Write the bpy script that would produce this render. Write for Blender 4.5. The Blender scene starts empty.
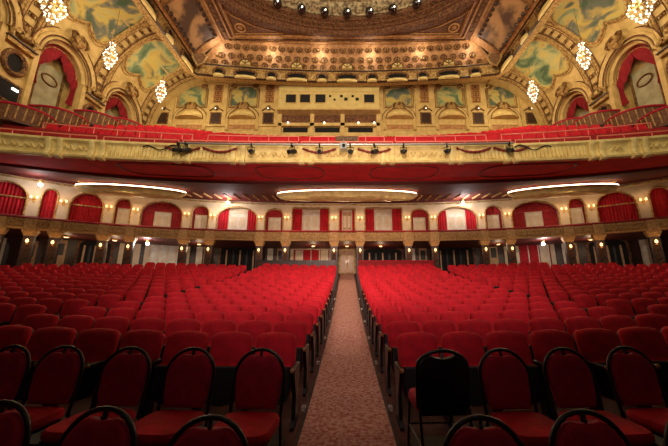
import bpy, bmesh, math, random
from math import sin, cos, pi, radians, sqrt
from mathutils import Matrix, Vector
random.seed(7)
S = bpy.context.scene
C = S.collection
ZUP = 2.0            # everything is built with the eye at height 0 and lifted by this at the end

# ------------------------------------------------------------------ camera, world, lights
cam_d = bpy.data.cameras.new('camera'); cam = bpy.data.objects.new('camera', cam_d); C.objects.link(cam)
cam_d.sensor_width = 36; cam_d.lens = 16.0; cam_d.shift_x = -0.0195; cam_d.clip_end = 200
cam.location = (0, 0, 0); cam.rotation_euler = (radians(90 + 12.7), 0, 0)
S.camera = cam
S.view_settings.view_transform = 'Standard'; S.view_settings.look = 'None'
S.view_settings.gamma = 1.0; S.view_settings.use_curve_mapping = False
S.view_settings.exposure = 0.0
w = bpy.data.worlds.new('world'); S.world = w; w.use_nodes = True
w.node_tree.nodes['Background'].inputs[0].default_value = (1.0, 0.72, 0.5, 1)
w.node_tree.nodes['Background'].inputs[1].default_value = 0.02

def light(kind, loc, power, col=(1, .8, .55), size=.2, target=None, spot=60, blend=.8, name=None):
    d = bpy.data.lights.new(name or kind.lower() + '_light', kind); d.energy = power; d.color = col
    if kind == 'AREA': d.size = size
    else: d.shadow_soft_size = size
    if kind == 'SPOT': d.spot_size = radians(spot); d.spot_blend = blend
    o = bpy.data.objects.new(name or kind.lower() + '_light', d); C.objects.link(o); o.location = loc
    if target is not None:
        o.rotation_euler = (Vector(target) - Vector(loc)).to_track_quat('-Z', 'Y').to_euler()
    return o
WARM = (1, .78, .48)
# added fill lights without visible source, washing the stalls, balcony and upper walls
light('SPOT', (-3.5, -2, 6.5), 2900, (1, .72, .64), .5, (-2.2, 12, -.3), 46, 1.0)
light('SPOT', (3.5, -2, 6.5), 2900, (1, .72, .64), .5, (2.2, 12, -.3), 46, 1.0)
light('SPOT', (0, -3, 6), 5200, (1, .80, .62), .5, (0, 14, 8.2), 88, .8)
light('AREA', (0, 14.5, 23.5), 500, WARM, 7, (0, 14.5, 0))
light('AREA', (-6, 3, 16), 700, (1, .83, .5), 5, (-12, 22, 14))
light('AREA', (6, 3, 16), 700, (1, .83, .5), 5, (12, 22, 14))
light('AREA', (0, 6, 15), 700, (1, .83, .5), 5, (0, 24, 16))

light('SPOT', (0, -2, .2), 5200, (1, .72, .6), .5, (0, 15.5, 6.3), 50, 1.0)  # added low fill brightening the balcony underside
light('SPOT', (0, -1.5, 4.5), 25, (1, .75, .7), .6, (0, 2.6, -.8), 105, 1.0)  # added weak fill on the foreground chairs
light('SPOT', (0, -2, 6), 800, (1, .72, .68), .5, (0, 6.2, -.5), 40, 1.0)  # added fill lifting the first fixed rows
light('SPOT', (-6, -3, 6), 1800, (1, .82, .6), .5, (-12, 12, 7.2), 50, 1.0)  # added fill on the left end of the balcony front
light('SPOT', (6, -3, 6), 1800, (1, .82, .6), .5, (12, 12, 7.2), 50, 1.0)  # added fill on the right end of the balcony front

# ------------------------------------------------------------------ materials
def mat(name, col, rough=.6, metal=0, col2=None, scale=8, bump=0, bscale=40, emit=None, sheen=0, detail=4, pos=(.4, .6), vor=False):
    m = bpy.data.materials.new(name); m.use_nodes = True; nt = m.node_tree; N = nt.nodes; L = nt.links
    b = N['Principled BSDF']; b.inputs['Base Color'].default_value = (*col, 1)
    b.inputs['Roughness'].default_value = rough; b.inputs['Metallic'].default_value = metal
    tc = N.new('ShaderNodeTexCoord')
    if sheen:
        b.inputs['Sheen Weight'].default_value = sheen; b.inputs['Sheen Tint'].default_value = (1, .35, .3, 1); b.inputs['Sheen Roughness'].default_value = .4
    if col2:
        n = N.new('ShaderNodeTexNoise'); n.inputs['Scale'].default_value = scale; n.inputs['Detail'].default_value = detail
        r = N.new('ShaderNodeValToRGB'); r.color_ramp.elements[0].color = (*col, 1); r.color_ramp.elements[1].color = (*col2, 1)
        r.color_ramp.elements[0].position, r.color_ramp.elements[1].position = pos
        L.new(tc.outputs['Object'], n.inputs['Vector']); L.new(n.outputs['Fac'], r.inputs['Fac']); L.new(r.outputs['Color'], b.inputs['Base Color'])
    if bump:
        if vor:
            n2 = N.new('ShaderNodeTexVoronoi'); src = n2.outputs['Distance']
        else:
            n2 = N.new('ShaderNodeTexNoise'); n2.inputs['Detail'].default_value = 3; src = n2.outputs['Fac']
        n2.inputs['Scale'].default_value = bscale
        bp = N.new('ShaderNodeBump'); bp.inputs['Strength'].default_value = bump; bp.inputs['Distance'].default_value = .05
        L.new(tc.outputs['Object'], n2.inputs['Vector']); L.new(src, bp.inputs['Height']); L.new(bp.outputs['Normal'], b.inputs['Normal'])
    if emit:
        b.inputs['Emission Color'].default_value = (*emit[0], 1); b.inputs['Emission Strength'].default_value = emit[1]
    return m
VELVET = mat('red_velvet', (.66, .004, .020), .85, 0, (.46, .002, .013), 5, .15, 60)
VELVET_D = mat('maroon_fabric', (.46, .004, .032), .85, 0, (.38, .003, .026), 14, .1, 150)
BLACK = mat('black_enamel', (.006, .007, .009), .35)
BLACKP = mat('black_shell', (.010, .009, .010), .5, 0, (.016, .010, .010), 20)
WOODTIP = mat('varnished_wood', (.42, .20, .07), .35, 0, (.3, .12, .04), 14)
CARPET = mat('speckled_carpet', (.60, .34, .27), .95, 0, (.36, .10, .07), 22, .4, 90, detail=6, pos=(.42, .62))
FLOOR = mat('floor_finish', (.09, .022, .018), .7, 0, (.05, .012, .010), 6)
PLATF = mat('platform_black', (.008, .008, .009), .6)
GOLD = mat('gilded_plaster', (.66, .43, .15), .5, .15, (.34, .18, .05), 7, .8, 16, vor=True, detail=6)
GOLDP = mat('ochre_plaster', (.70, .49, .19), .7, 0, (.58, .39, .13), 2.5, .25, 9)
CREAMG = mat('cream_gilt_fascia', (.90, .72, .30), .5, .0, (.74, .55, .20), 3, .3, 26, vor=True, detail=5)
CREAM = mat('cream_paint', (.72, .57, .38), .6, 0, (.64, .49, .31), 2)
GREYG = mat('grey_green_plaster', (.46, .42, .26), .7, 0, (.34, .30, .17), 2)
WHITED = mat('ivory_door_paint', (.78, .68, .54), .5, 0, (.66, .55, .42), 3)
ORN = mat('antique_gold_ornament', (.30, .14, .04), .5, .2, (.09, .035, .012), 9, .9, 14, vor=True, detail=6)
BRONZE = mat('bronze_ceiling', (.26, .11, .045), .55, .15, (.09, .03, .015), 8, .8, 18, vor=True, detail=6)
BRONZED = mat('dark_bronze', (.09, .035, .015), .5, .3, (.03, .012, .006), 8, .6, 18, vor=True)
AMBER = mat('amber_plaster', (.52, .26, .09), .6, 0, (.36, .15, .05), 4, .5, 12)
FRETW = mat('mezzanine_front_gilt', (.66, .42, .17), .5, .1, (.46, .26, .09), 10, .5, 24, vor=True)
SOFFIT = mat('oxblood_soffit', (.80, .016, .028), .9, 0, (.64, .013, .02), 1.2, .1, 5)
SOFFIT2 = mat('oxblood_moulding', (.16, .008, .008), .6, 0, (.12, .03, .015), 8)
DRAPE = mat('crimson_swag', (.30, .003, .012), .85, 0, (.22, .002, .009), 5)
RED = mat('red_drape', (.52, .005, .014), .85, 0, (.38, .003, .01), 6)
REDWALL = mat('red_wallcloth', (.36, .008, .012), .8, 0, (.24, .005, .008), 5)
PINKRAIL = mat('rose_metal_rail', (.85, .26, .20), .4, .2)
DARK = mat('dark_void', (.006, .005, .005), .9)
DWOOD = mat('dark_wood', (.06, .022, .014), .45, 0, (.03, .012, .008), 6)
TWOOD = mat('tan_wood_door', (.48, .27, .12), .45, 0, (.38, .2, .08), 5)
BASKET = mat('box_front_wood', (.22, .09, .035), .55, 0, (.12, .04, .018), 9, .6, 20, vor=True)
STEEL = mat('steel_pipe', (.5, .5, .52), .35, .8)
GLASSW = mat('lit_crystal', (1, .95, .85), .2, 0, emit=((1, .93, .8), 3.2))
BULB = mat('lamp_bulb', (1, .9, .7), .3, 0, emit=((1, .55, .2), 3))
BRIGHT = mat('bare_white_bulb', (1, 1, 1), .3, 0, emit=((1, .96, 1), 70))
COVE = mat('cove_lamp_tube', (1, .9, .7), .3, 0, emit=((1, .82, .55), 7))
DOMEP = mat('dome_silvered_plaster', (.55, .44, .26), .5, .1, (.14, .09, .05), 5, .9, 10, vor=True, detail=6)
GLOBE = mat('chrome_globe', (.10, .09, .10), .08, .9)
BOOTHM = mat('pale_ochre_booth_paint', (.72, .56, .22), .6, 0, (.64, .48, .18), 2)
SCREEN = mat('booth_glass', (.015, .016, .02), .1)

def mural(name, cols, seed):
    m = bpy.data.materials.new(name); m.use_nodes = True; nt = m.node_tree; N = nt.nodes; L = nt.links
    b = N['Principled BSDF']; b.inputs['Roughness'].default_value = .7
    tc = N.new('ShaderNodeTexCoord'); mp = N.new('ShaderNodeMapping'); mp.inputs['Location'].default_value = (seed * 3.1, seed * 1.7, seed)
    n = N.new('ShaderNodeTexNoise'); n.inputs['Scale'].default_value = .75; n.inputs['Detail'].default_value = 5; n.inputs['Distortion'].default_value = .9
    r = N.new('ShaderNodeValToRGB'); e = r.color_ramp.elements
    ps = [.30, .40, .48, .56, .66]
    e[0].position = ps[0]; e[0].color = (*cols[0], 1); e[1].position = ps[4]; e[1].color = (*cols[4], 1)
    for i in (1, 2, 3):
        q = e.new(ps[i]); q.color = (*cols[i], 1)
    L.new(tc.outputs['Object'], mp.inputs[0]); L.new(mp.outputs[0], n.inputs['Vector']); L.new(n.outputs['Fac'], r.inputs['Fac']); L.new(r.outputs['Color'], b.inputs['Base Color'])
    return m
MC = [(.06, .11, .05), (.18, .25, .13), (.46, .42, .17), (.58, .42, .09), (.15, .16, .13)]
MURALS = [mural('cloud_painting_%d' % i, MC[i % 2:] + MC[:i % 2], i + 1) for i in range(4)]

# ------------------------------------------------------------------ mesh builder
class MB:
    def __init__(s, M=None): s.v = []; s.f = []; s.M = M or Matrix.Identity(4)
    def add(s, vs, fs):
        n = len(s.v); s.v += [tuple(s.M @ Vector(p)) for p in vs]; s.f += [tuple(i + n for i in f) for f in fs]; return s
    def box(s, x0, x1, y0, y1, z0, z1):
        return s.add([(x0, y0, z0), (x1, y0, z0), (x1, y1, z0), (x0, y1, z0), (x0, y0, z1), (x1, y0, z1), (x1, y1, z1), (x0, y1, z1)],
                     [(0, 3, 2, 1), (4, 5, 6, 7), (0, 1, 5, 4), (1, 2, 6, 5), (2, 3, 7, 6), (3, 0, 4, 7)])
    def loft(s, rings, cap=True, closed=True):
        n = len(rings[0]); vs = [p for r in rings for p in r]; fs = []
        for k in range(len(rings) - 1):
            for i in range(n if closed else n - 1):
                j = (i + 1) % n; fs.append((k * n + i, k * n + j, (k + 1) * n + j, (k + 1) * n + i))
        if cap:
            fs.append(tuple(range(n))[::-1]); fs.append(tuple((len(rings) - 1) * n + i for i in range(n)))
        return s.add(vs, fs)
    def tube(s, pts, r, seg=8, closed=False):
        pts = [Vector(p) for p in pts]; rings = []; n = len(pts); prev = None
        for i, p in enumerate(pts):
            a = pts[(i - 1) % n] if (closed or i > 0) else p; b = pts[(i + 1) % n] if (closed or i < n - 1) else p
            t = (b - a); t = t.normalized() if t.length > 1e-9 else Vector((0, 0, 1))
            if prev is None: u = t.orthogonal().normalized()
            else:
                u = prev - t * prev.dot(t); u = u.normalized() if u.length > 1e-6 else t.orthogonal().normalized()
            prev = u; v = t.cross(u)
            rr = r[i] if isinstance(r, (list, tuple)) else r
            rings.append([tuple(p + (u * cos(2 * pi * k / seg) + v * sin(2 * pi * k / seg)) * rr) for k in range(seg)])
        if closed: rings.append(rings[0])
        return s.loft(rings, cap=not closed)
    def lathe(s, prof, cx=0, cy=0, cz=0, seg=12, sx=1, sy=1):
        return s.loft([[(cx + r * sx * cos(2 * pi * k / seg), cy + r * sy * sin(2 * pi * k / seg), cz + z) for k in range(seg)] for r, z in prof])
    def ball(s, c, r, seg=8, n=5, sz=1):
        return s.lathe([(max(r * sin(pi * i / n), .0005), -r * sz * cos(pi * i / n)) for i in range(n + 1)], *c, seg=seg)
    def sweep(s, prof, path, up=(0, 0, 1)):
        """prof: list of (outward, z); path: list of (pos, outward unit vector)"""
        rings = [[(p[0] + n[0] * a, p[1] + n[1] * a, p[2] + b) for a, b in prof] for p, n in path]
        return s.loft(rings, cap=True)
    def grid(s, fn, nu, nv, skip=None):
        vs = [fn(i / nu, j / nv) for j in range(nv + 1) for i in range(nu + 1)]; fs = []
        for j in range(nv):
            for i in range(nu):
                if skip and skip((i + .5) / nu, (j + .5) / nv): continue
                a = j * (nu + 1) + i; fs.append((a, a + 1, a + nu + 2, a + nu + 1))
        return s.add(vs, fs)
    def plate(s, outline, y0, y1, inset=0, bulge=0):
        """outline (x,z) ccw extruded along y, front at y0 inset and bulging towards -y"""
        cx = sum(p[0] for p in outline) / len(outline); cz = sum(p[1] for p in outline) / len(outline)
        def ring(k, y): return [(cx + (x - cx) * k, y, cz + (z - cz) * k) for x, z in outline]
        if inset == 0: return s.loft([ring(1, y0), ring(1, y1)])
        t = y1 - y0
        rings = [ring(.45, y0 - bulge), ring(1 - inset * 1.4, y0 - bulge * .45), ring(1 - inset * .5, y0 + t * .12), ring(1, y0 + t * .45), ring(1, y1 - t * .15), ring(1 - inset * .5, y1)]
        return s.loft(rings)
    def build(s, name, m, parent=None, smooth=False):
        me = bpy.data.meshes.new(name); me.from_pydata(s.v, [], s.f); me.update()
        me.materials.append(m)
        if smooth:
            for p in me.polygons: p.use_smooth = True
            try: me.set_sharp_from_angle(angle=radians(50))
            except Exception: pass
        o = bpy.data.objects.new(name, me); C.objects.link(o)
        if parent: o.parent = parent
        bm = bmesh.new(); bm.from_mesh(me); bmesh.ops.recalc_face_normals(bm, faces=bm.faces); bm.to_mesh(me); bm.free()
        return o
def empty(name, loc=(0, 0, 0), rz=0, parent=None):
    o = bpy.data.objects.new(name, None); C.objects.link(o); o.location = loc; o.rotation_euler = (0, 0, rz); o.empty_display_size = .1
    if parent: o.parent = parent
    return o
def tag(o, label, cat, group=None, kind=None):
    o['label'] = label; o['category'] = cat
    if group: o['group'] = group
    if kind: o['kind'] = kind
    return o
def struct(o): o['kind'] = 'structure'; return o
def kids(o): return [c for c in bpy.data.objects if c.parent == o]
def copy_tree(o, tree=None):
    tree = tree or snapshot(o)
    c = o.copy(); C.objects.link(c)
    def rec(t, par):
        for ch, sub in t:
            d = ch.copy(); C.objects.link(d); d.parent = par; rec(sub, d)
    rec(tree, c); return c
def snapshot(o): return [(ch, snapshot(ch)) for ch in kids(o)]
ORD = ['nearest', 'second', 'third', 'fourth', 'fifth', 'sixth', 'seventh', 'eighth', 'ninth', 'tenth', 'eleventh', 'twelfth', 'thirteenth', 'fourteenth', 'fifteenth', 'sixteenth', 'seventeenth', 'eighteenth', 'nineteenth', 'twentieth', 'twenty-first', 'twenty-second', 'twenty-third', 'twenty-fourth']
def side(x): return 'left' if x < 0 else 'right'
def arc_pts(cx, cz, rx, rz, a0, a1, n): return [(cx + rx * cos(a0 + (a1 - a0) * i / n), cz + rz * sin(a0 + (a1 - a0) * i / n)) for i in range(n + 1)]

# ------------------------------------------------------------------ curves of the house
def fl(x, y):
    if y < 3.7: z = -1.50 + .045 * (y - 3.7)
    elif y < 17.8: z = -1.50 + .045 * (y - 3.7) + .0068 * (y - 3.7) ** 2
    else: z = .486 + .15 * (y - 17.8)
    return z + .0017 * x * x + .15 * (1 - math.exp(-(x / 6) ** 2))
def cv(Y0, k): return lambda x: Y0 - k * abs(x) ** 3
bal = cv(13.0, .00035); mezf = cv(18.5, .000875); mezw = cv(21.0, .000875); loww = cv(22.2, .000875)
def frame(x0, x1, fn, z):
    a = Vector((x0, fn(x0), 0)); b = Vector((x1, fn(x1), 0)); d = b - a
    ang = math.atan2(d.y, d.x); m = (a + b) / 2
    return Matrix.Translation((m.x, m.y, z)) @ Matrix.Rotation(ang, 4, 'Z'), d.length, ang, (m.x, m.y, z)
def path(fn, xs, z):
    out = []
    for x in xs:
        d = (fn(x + .01) - fn(x - .01)) / .02; n = Vector((d, -1)).normalized()
        out.append(((x, fn(x), z), (n.x, n.y)))
    return out
XS = [-19.5 + i * .75 for i in range(53)]

# ------------------------------------------------------------------ floor and lower walls
struct(MB().grid(lambda u, v: (-20 + 40 * u, -3 + 26 * v, fl(-20 + 40 * u, -3 + 26 * v)), 40, 26).build('floor', FLOOR))
ac = empty('aisle_carpet', (0, 8, fl(0, 8)))
tag(ac, 'long rust red speckled carpet runner up the centre aisle between the seat blocks', 'carpet')
def strip(x0, x1, h0, h1, ya, yb, m, name, par, n=30):
    b = MB(); rings = []
    for i in range(n + 1):
        y = ya + (yb - ya) * i / n; z = fl(0, y)
        rings.append([(x0, y - 8, z + h0 - fl(0, 8)), (x1, y - 8, z + h0 - fl(0, 8)), (x1, y - 8, z + h1 - fl(0, 8)), (x0, y - 8, z + h1 - fl(0, 8))])
    b.loft(rings); return b.build(name, m, par)
strip(-.49, .49, .001, .014, 2.2, 22.1, CARPET, 'runner', ac)
for sg in (-1, 1):
    strip(sg * .505 - .015, sg * .505 + .015, .001, .03, 2.2, 20.0, BLACK, 'edge_strip', ac)

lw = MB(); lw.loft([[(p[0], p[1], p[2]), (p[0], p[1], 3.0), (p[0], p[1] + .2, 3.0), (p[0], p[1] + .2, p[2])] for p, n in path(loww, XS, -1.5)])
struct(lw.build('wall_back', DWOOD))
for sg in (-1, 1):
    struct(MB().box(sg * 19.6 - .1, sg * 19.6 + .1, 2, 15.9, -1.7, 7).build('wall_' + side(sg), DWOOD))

# doors and openings under the mezzanine, one per bay: (x0, x1, kind)
EB = [.94, 4.35, 6.19, 9.42, 11.01, 13.76, 14.99, 16.76, 17.73, 19.4]
EBR = [.94, 4.35, 6.19, 9.42, 11.01, 14.03, 15.25, 17.2, 18.3, 19.6]; EFR = [.82, 3.85, 5.46, 8.42, 9.85, 12.65, 13.9, 15.8, 16.8, 17.9, 18.9]
dn = [0]
def doorset(x0, x1, kind, fn=loww, zb=None, par=None):
    zb = fl((x0 + x1) / 2, fn((x0 + x1) / 2)) if zb is None else zb
    M, L, ang, loc = frame(x0, x1, fn, zb)
    dn[0] += 1
    r = empty('door_%d' % dn[0], loc, ang); struct(r)
    return r, L
def low_bay(x0, x1, kind):
    h = 2.0
    if kind == 'centre':
        r, L = doorset(x0, x1, kind)
        MB().plate([(-.62, 0)] + [(.62, 0)] + arc_pts(0, 1.75, .62, .28, 0, pi, 12), -.10, -.02).build('door_frame', GOLD, r)
        for s in (-1, 1):
            d = MB().box(s * .27 - .24, s * .27 + .24, -.16, -.10, .05, 1.8).build('door_leaf', TWOOD, r)
            MB().box(s * .27 - .17, s * .27 + .17, -.175, -.16, .95, 1.65).box(s * .27 - .17, s * .27 + .17, -.175, -.16, .2, .8).build('panel', WOODTIP, d)
            MB().box(s * .08 - .015, s * .08 + .015, -.2, -.16, .8, 1.0).build('door_handle', STEEL, d)
    elif kind in ('cream', 'creamred'):
        r, L = doorset(x0, x1, kind)
        a = L / 2 - .25
        b = MB()
        b.box(-a, a, -.1, -.02, 1.75, 2.05)
        for s in (-1, 1): b.box(s * a - .12, s * a + .12, -.12, -.02, 0, 2.05)
        b.plate([(-a, 1.75), (a, 1.75)] + [(x, z) for x, z in arc_pts(0, 1.95, a, .12, 0, pi, 10)], -.09, -.03)
        b.build('door_frame', CREAM, r)
        MB().box(-a + .1, a - .1, -.05, -.02, 0, 1.75).build('opening', REDWALL if kind == 'creamred' else CREAM, r)
        n = 4 if a > 1 else 2
        for i in range(n):
            xx = -a + .2 + (2 * a - .4) * (i + .5) / n; hw = (2 * a - .4) / n / 2 - .06
            MB().box(xx - hw, xx + hw, -.1, -.05, 0, 1.7).build('door_leaf', WHITED if kind == 'cream' else (RED if i in (1, 2) else CREAM), r)
            if kind == 'creamred': MB().box(xx + hw, xx + hw + .06, -.12, -.04, 0, 1.75).build('mullion', WHITED, r)
    elif kind == 'dark':
        r, L = doorset(x0, x1, kind)
        a = min(L / 2 - .3, 1.5)
        MB().plate([(-a - .15, 0), (a + .15, 0)] + arc_pts(0, 1.6, a + .15, .4, 0, pi, 12), -.08, -.02).build('door_frame', BRONZE, r)
        MB().plate([(-a, 0), (a, 0)] + arc_pts(0, 1.55, a, .35, 0, pi, 12), -.11, -.08).build('dark_opening', DARK, r)
        for i in range(5):
            xx = -a * .7 + a * 1.4 * i / 4
            MB().box(xx - .05, xx + .05, -.15, -.11, 0, 1.5).build('mullion', BLACKP if i % 2 else TWOOD, r)
    elif kind == 'tan':
        r, L = doorset(x0, x1, kind)
        a = L / 2 - .2
        MB().box(-a, a, -.06, -.02, 0, 1.95).build('door_frame', DWOOD, r)
        MB().box(-a + .1, -a + .5, -.1, -.06, 0, 1.85).build('pilaster', WHITED, r)
        MB().box(a - .65, a - .1, -.1, -.06, 0, 1.8).build('door_leaf', TWOOD, r)
        MB().box(a - .55, a - .2, -.115, -.1, .9, 1.6).build('glass', BLACKP, r)
low_bay(-.7, .7, 'centre')
LK = {-1: ['creamred', 'tan', 'dark', 'tan', 'cream', 'cream', 'dark', 'tan', 'tan'], 1: ['dark', 'tan', 'dark', 'tan', 'creamred', 'tan', 'dark', 'tan', 'dark']}
for sg in (-1, 1):
    for i, k in enumerate(LK[sg]):
        ee = EB if sg < 0 else EBR; a, b = ee[i] * sg, ee[i + 1] * sg
        if i == 0: a = sg * .95
        low_bay(min(a, b), max(a, b), k)

# ------------------------------------------------------------------ mezzanine
def ruled(fa, za, fb, zb, xs=XS, nv=6, top=.12):
    b = MB()
    def f(u, v):
        x = xs[0] + (xs[-1] - xs[0]) * u; return (x, fa(x) * (1 - v) + fb(x) * v, za * (1 - v) + zb * v)
    b.grid(f, 52, nv); b.grid(lambda u, v: (f(u, v)[0], f(u, v)[1], f(u, v)[2] + top), 52, nv); return b
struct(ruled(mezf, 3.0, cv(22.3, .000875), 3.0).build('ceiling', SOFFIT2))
mz = empty('mezzanine', (0, 18.5, 3.0)); tag(mz, 'long curved gilded mezzanine front running across the whole house above the stalls', 'balcony')
def rel(b, loc): b.M = Matrix.Translation((-loc[0], -loc[1], -loc[2])); return b
ML = (0, 18.5, 3.0)
rel(MB(), ML).sweep([(0, -.02), (.1, 0), (.13, .08), (.06, .12), (.10, .42), (.14, .46), (.14, .52), (0, .54), (-.1, .5), (-.1, 0)], path(mezf, XS, 3.0)).build('fascia', FRETW, mz, True)
rel(MB(), ML).sweep([(.12, .54), (.16, .60), (.02, .68), (-.14, .6), (-.14, .54)], path(mezf, XS, 3.0)).build('velvet_cap', REDWALL, mz, True)
EF = [.82, 3.85, 5.46, 8.42, 9.85, 12.45, 13.6, 15.33, 16.12, 17.02, 18.8]
for sg in (-1, 1):
    for i in range(len(EF)):
        b = MB(); x = sg * (EF if sg < 0 else EFR)[i]; M, L, ang, loc = frame(x - .22, x + .22, mezf, 3.0)
        b.M = Matrix.Translation((0, -18.5, -3.0)) @ M; b.box(-.22, .22, -.24, -.05, -.05, .53); b.box(-.15, .15, -.27, -.24, .08, .42); b.build('fascia_block', FRETW, mz)
# carved panel frames
for sg in (-1, 1):
    for i in range(len(EF) - 1):
        b = MB()
        ee = EF if sg < 0 else EFR; x0, x1 = sorted((sg * ee[i], sg * ee[i + 1])); M, L, ang, loc = frame(x0, x1, mezf, 3.0)
        b.M = Matrix.Translation((0, -18.5, -3.0)) @ M; a = L / 2 - .3
        if a > .1:
            b.tube([(-a, -.13, .16), (a, -.13, .16), (a, -.13, .38), (-a, -.13, .38)], .018, 5, True)
            n = max(2, int(a * 2 / .22))
            for k in range(n): b.ball((-a + .1 + (2 * a - .2) * k / (n - 1), -.12, .27), .055, 6, 4)
            b.build('carved_panel', GOLD, mz)

# mezzanine back wall with arched bays
wallb = MB(); gildb = MB()
def arch_panel(b, w, h, hw, base, spring, rise, depth, N=14):
    """wall panel local x in [-w/2,w/2], z in [0,h], opening half width hw"""
    pts = [(-hw, base), (-hw, spring)] + [(-hw * cos(pi * i / N), spring + rise * sin(pi * i / N)) for i in range(1, N)] + [(hw, spring), (hw, base)]
    W = w / 2
    b.add([(-W, 0, 0), (-hw, 0, 0), (-hw, 0, spring), (-W, 0, spring), (W, 0, 0), (hw, 0, 0), (hw, 0, spring), (W, 0, spring)], [(0, 1, 2, 3), (4, 7, 6, 5)])
    if base > 0: b.add([(-hw, 0, 0), (hw, 0, 0), (hw, 0, base), (-hw, 0, base)], [(0, 1, 2, 3)])
    top = pts[1:-1]; n = len(top)
    vs = [(x, 0, z) for x, z in top] + [(-W, 0, h)] + [(x, 0, h) for x, z in top[1:-1]] + [(W, 0, h)]
    fs = [(i, i + 1, n + i + 1, n + i) for i in range(n - 1)]
    b.add(vs, fs); b.add([(-W, 0, spring), (-hw, 0, spring), (-W, 0, h)], [(0, 1, 2)]); b.add([(W, 0, spring), (W, 0, h), (hw, 0, spring)], [(0, 1, 2)])
    b.add([(x, 0, z) for x, z in pts] + [(x, depth, z) for x, z in pts], [(i, i + len(pts), i + len(pts) + 1, i + 1) for i in range(len(pts) - 1)])
    b.add([(x, depth, z) for x, z in pts], [tuple(range(len(pts)))])
    return pts
def curtain(name, M_loc, ang, x0, x1, z0, z1, lab, grp, m=RED, topf=None, y=.25, amp=.035, pl=.14):
    r = MB(); n = max(6, int((x1 - x0) / pl) * 4)
    zt = topf or (lambda x: z1)
    fr = [(x0 + (x1 - x0) * i / n, y + amp * sin(i * pi / 2)) for i in range(n + 1)]
    vs = []; 
    for zf in (0, .5, 1):
        for x, yy in fr: vs.append((x, yy, z0 + (zt(x) - z0) * zf))
    for zf in (1, 0):
        for x, yy in fr: vs.append((x, yy + .03, z0 + (zt(x) - z0) * zf))
    m1 = n + 1; fs = []
    for k in range(4):
        for i in range(n): fs.append((k * m1 + i, k * m1 + i + 1, (k + 1) * m1 + i + 1, (k + 1) * m1 + i))
    for i in range(n): fs.append((4 * m1 + i, 4 * m1 + i + 1, i + 1, i))
    r.add(vs, fs); o = r.build(name, m, None, True); o.location = M_loc; o.rotation_euler = (0, 0, ang); tag(o, lab, 'curtain', grp); return o
BAYN = ['the centre bay', 'the first square bay', 'the first narrow arch', 'the first wide arch', 'the second narrow arch', 'the second wide arch', 'the third narrow arch', 'the third wide arch', 'the last narrow arch', 'the end wide arch']
MK = ['sq', 'nar', 'wide', 'nar', 'wide', 'nar', 'full', 'nfull', 'full']
MZ = 3.1; MH = 3.12
bays = [(-.94, .94, 'c', 0)]
for sg in (-1, 1):
    for i in range(9):
        ee = EB if sg < 0 else EBR; a, b_ = sorted((sg * ee[i], sg * ee[i + 1])); bays.append((a, b_, MK[i], sg * (i + 1)))
redb = MB()
def mezz_door(loc, ang, w, h, y, m, nm='door'):
    dn[0] += 1; r = struct(empty('door_%d' % dn[0], loc, ang))
    MB().box(-w / 2 - .07, -w / 2, y - .08, y, 0, h + .07).box(w / 2, w / 2 + .07, y - .08, y, 0, h + .07).box(-w / 2, w / 2, y - .08, y, h, h + .07).build('door_frame', CREAM, r)
    for s in (-1, 1):
        d = MB().box(min(0, s * w / 2) + .01, max(0, s * w / 2) - .01, y - .04, y, 0, h).build('door_leaf', m, r)
        MB().box(s * w / 4 - w * .17, s * w / 4 + w * .17, y - .055, y - .04, h * .55, h * .9).box(s * w / 4 - w * .17, s * w / 4 + w * .17, y - .055, y - .04, h * .1, h * .48).build('panel', CREAM, d)
    return r
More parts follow.
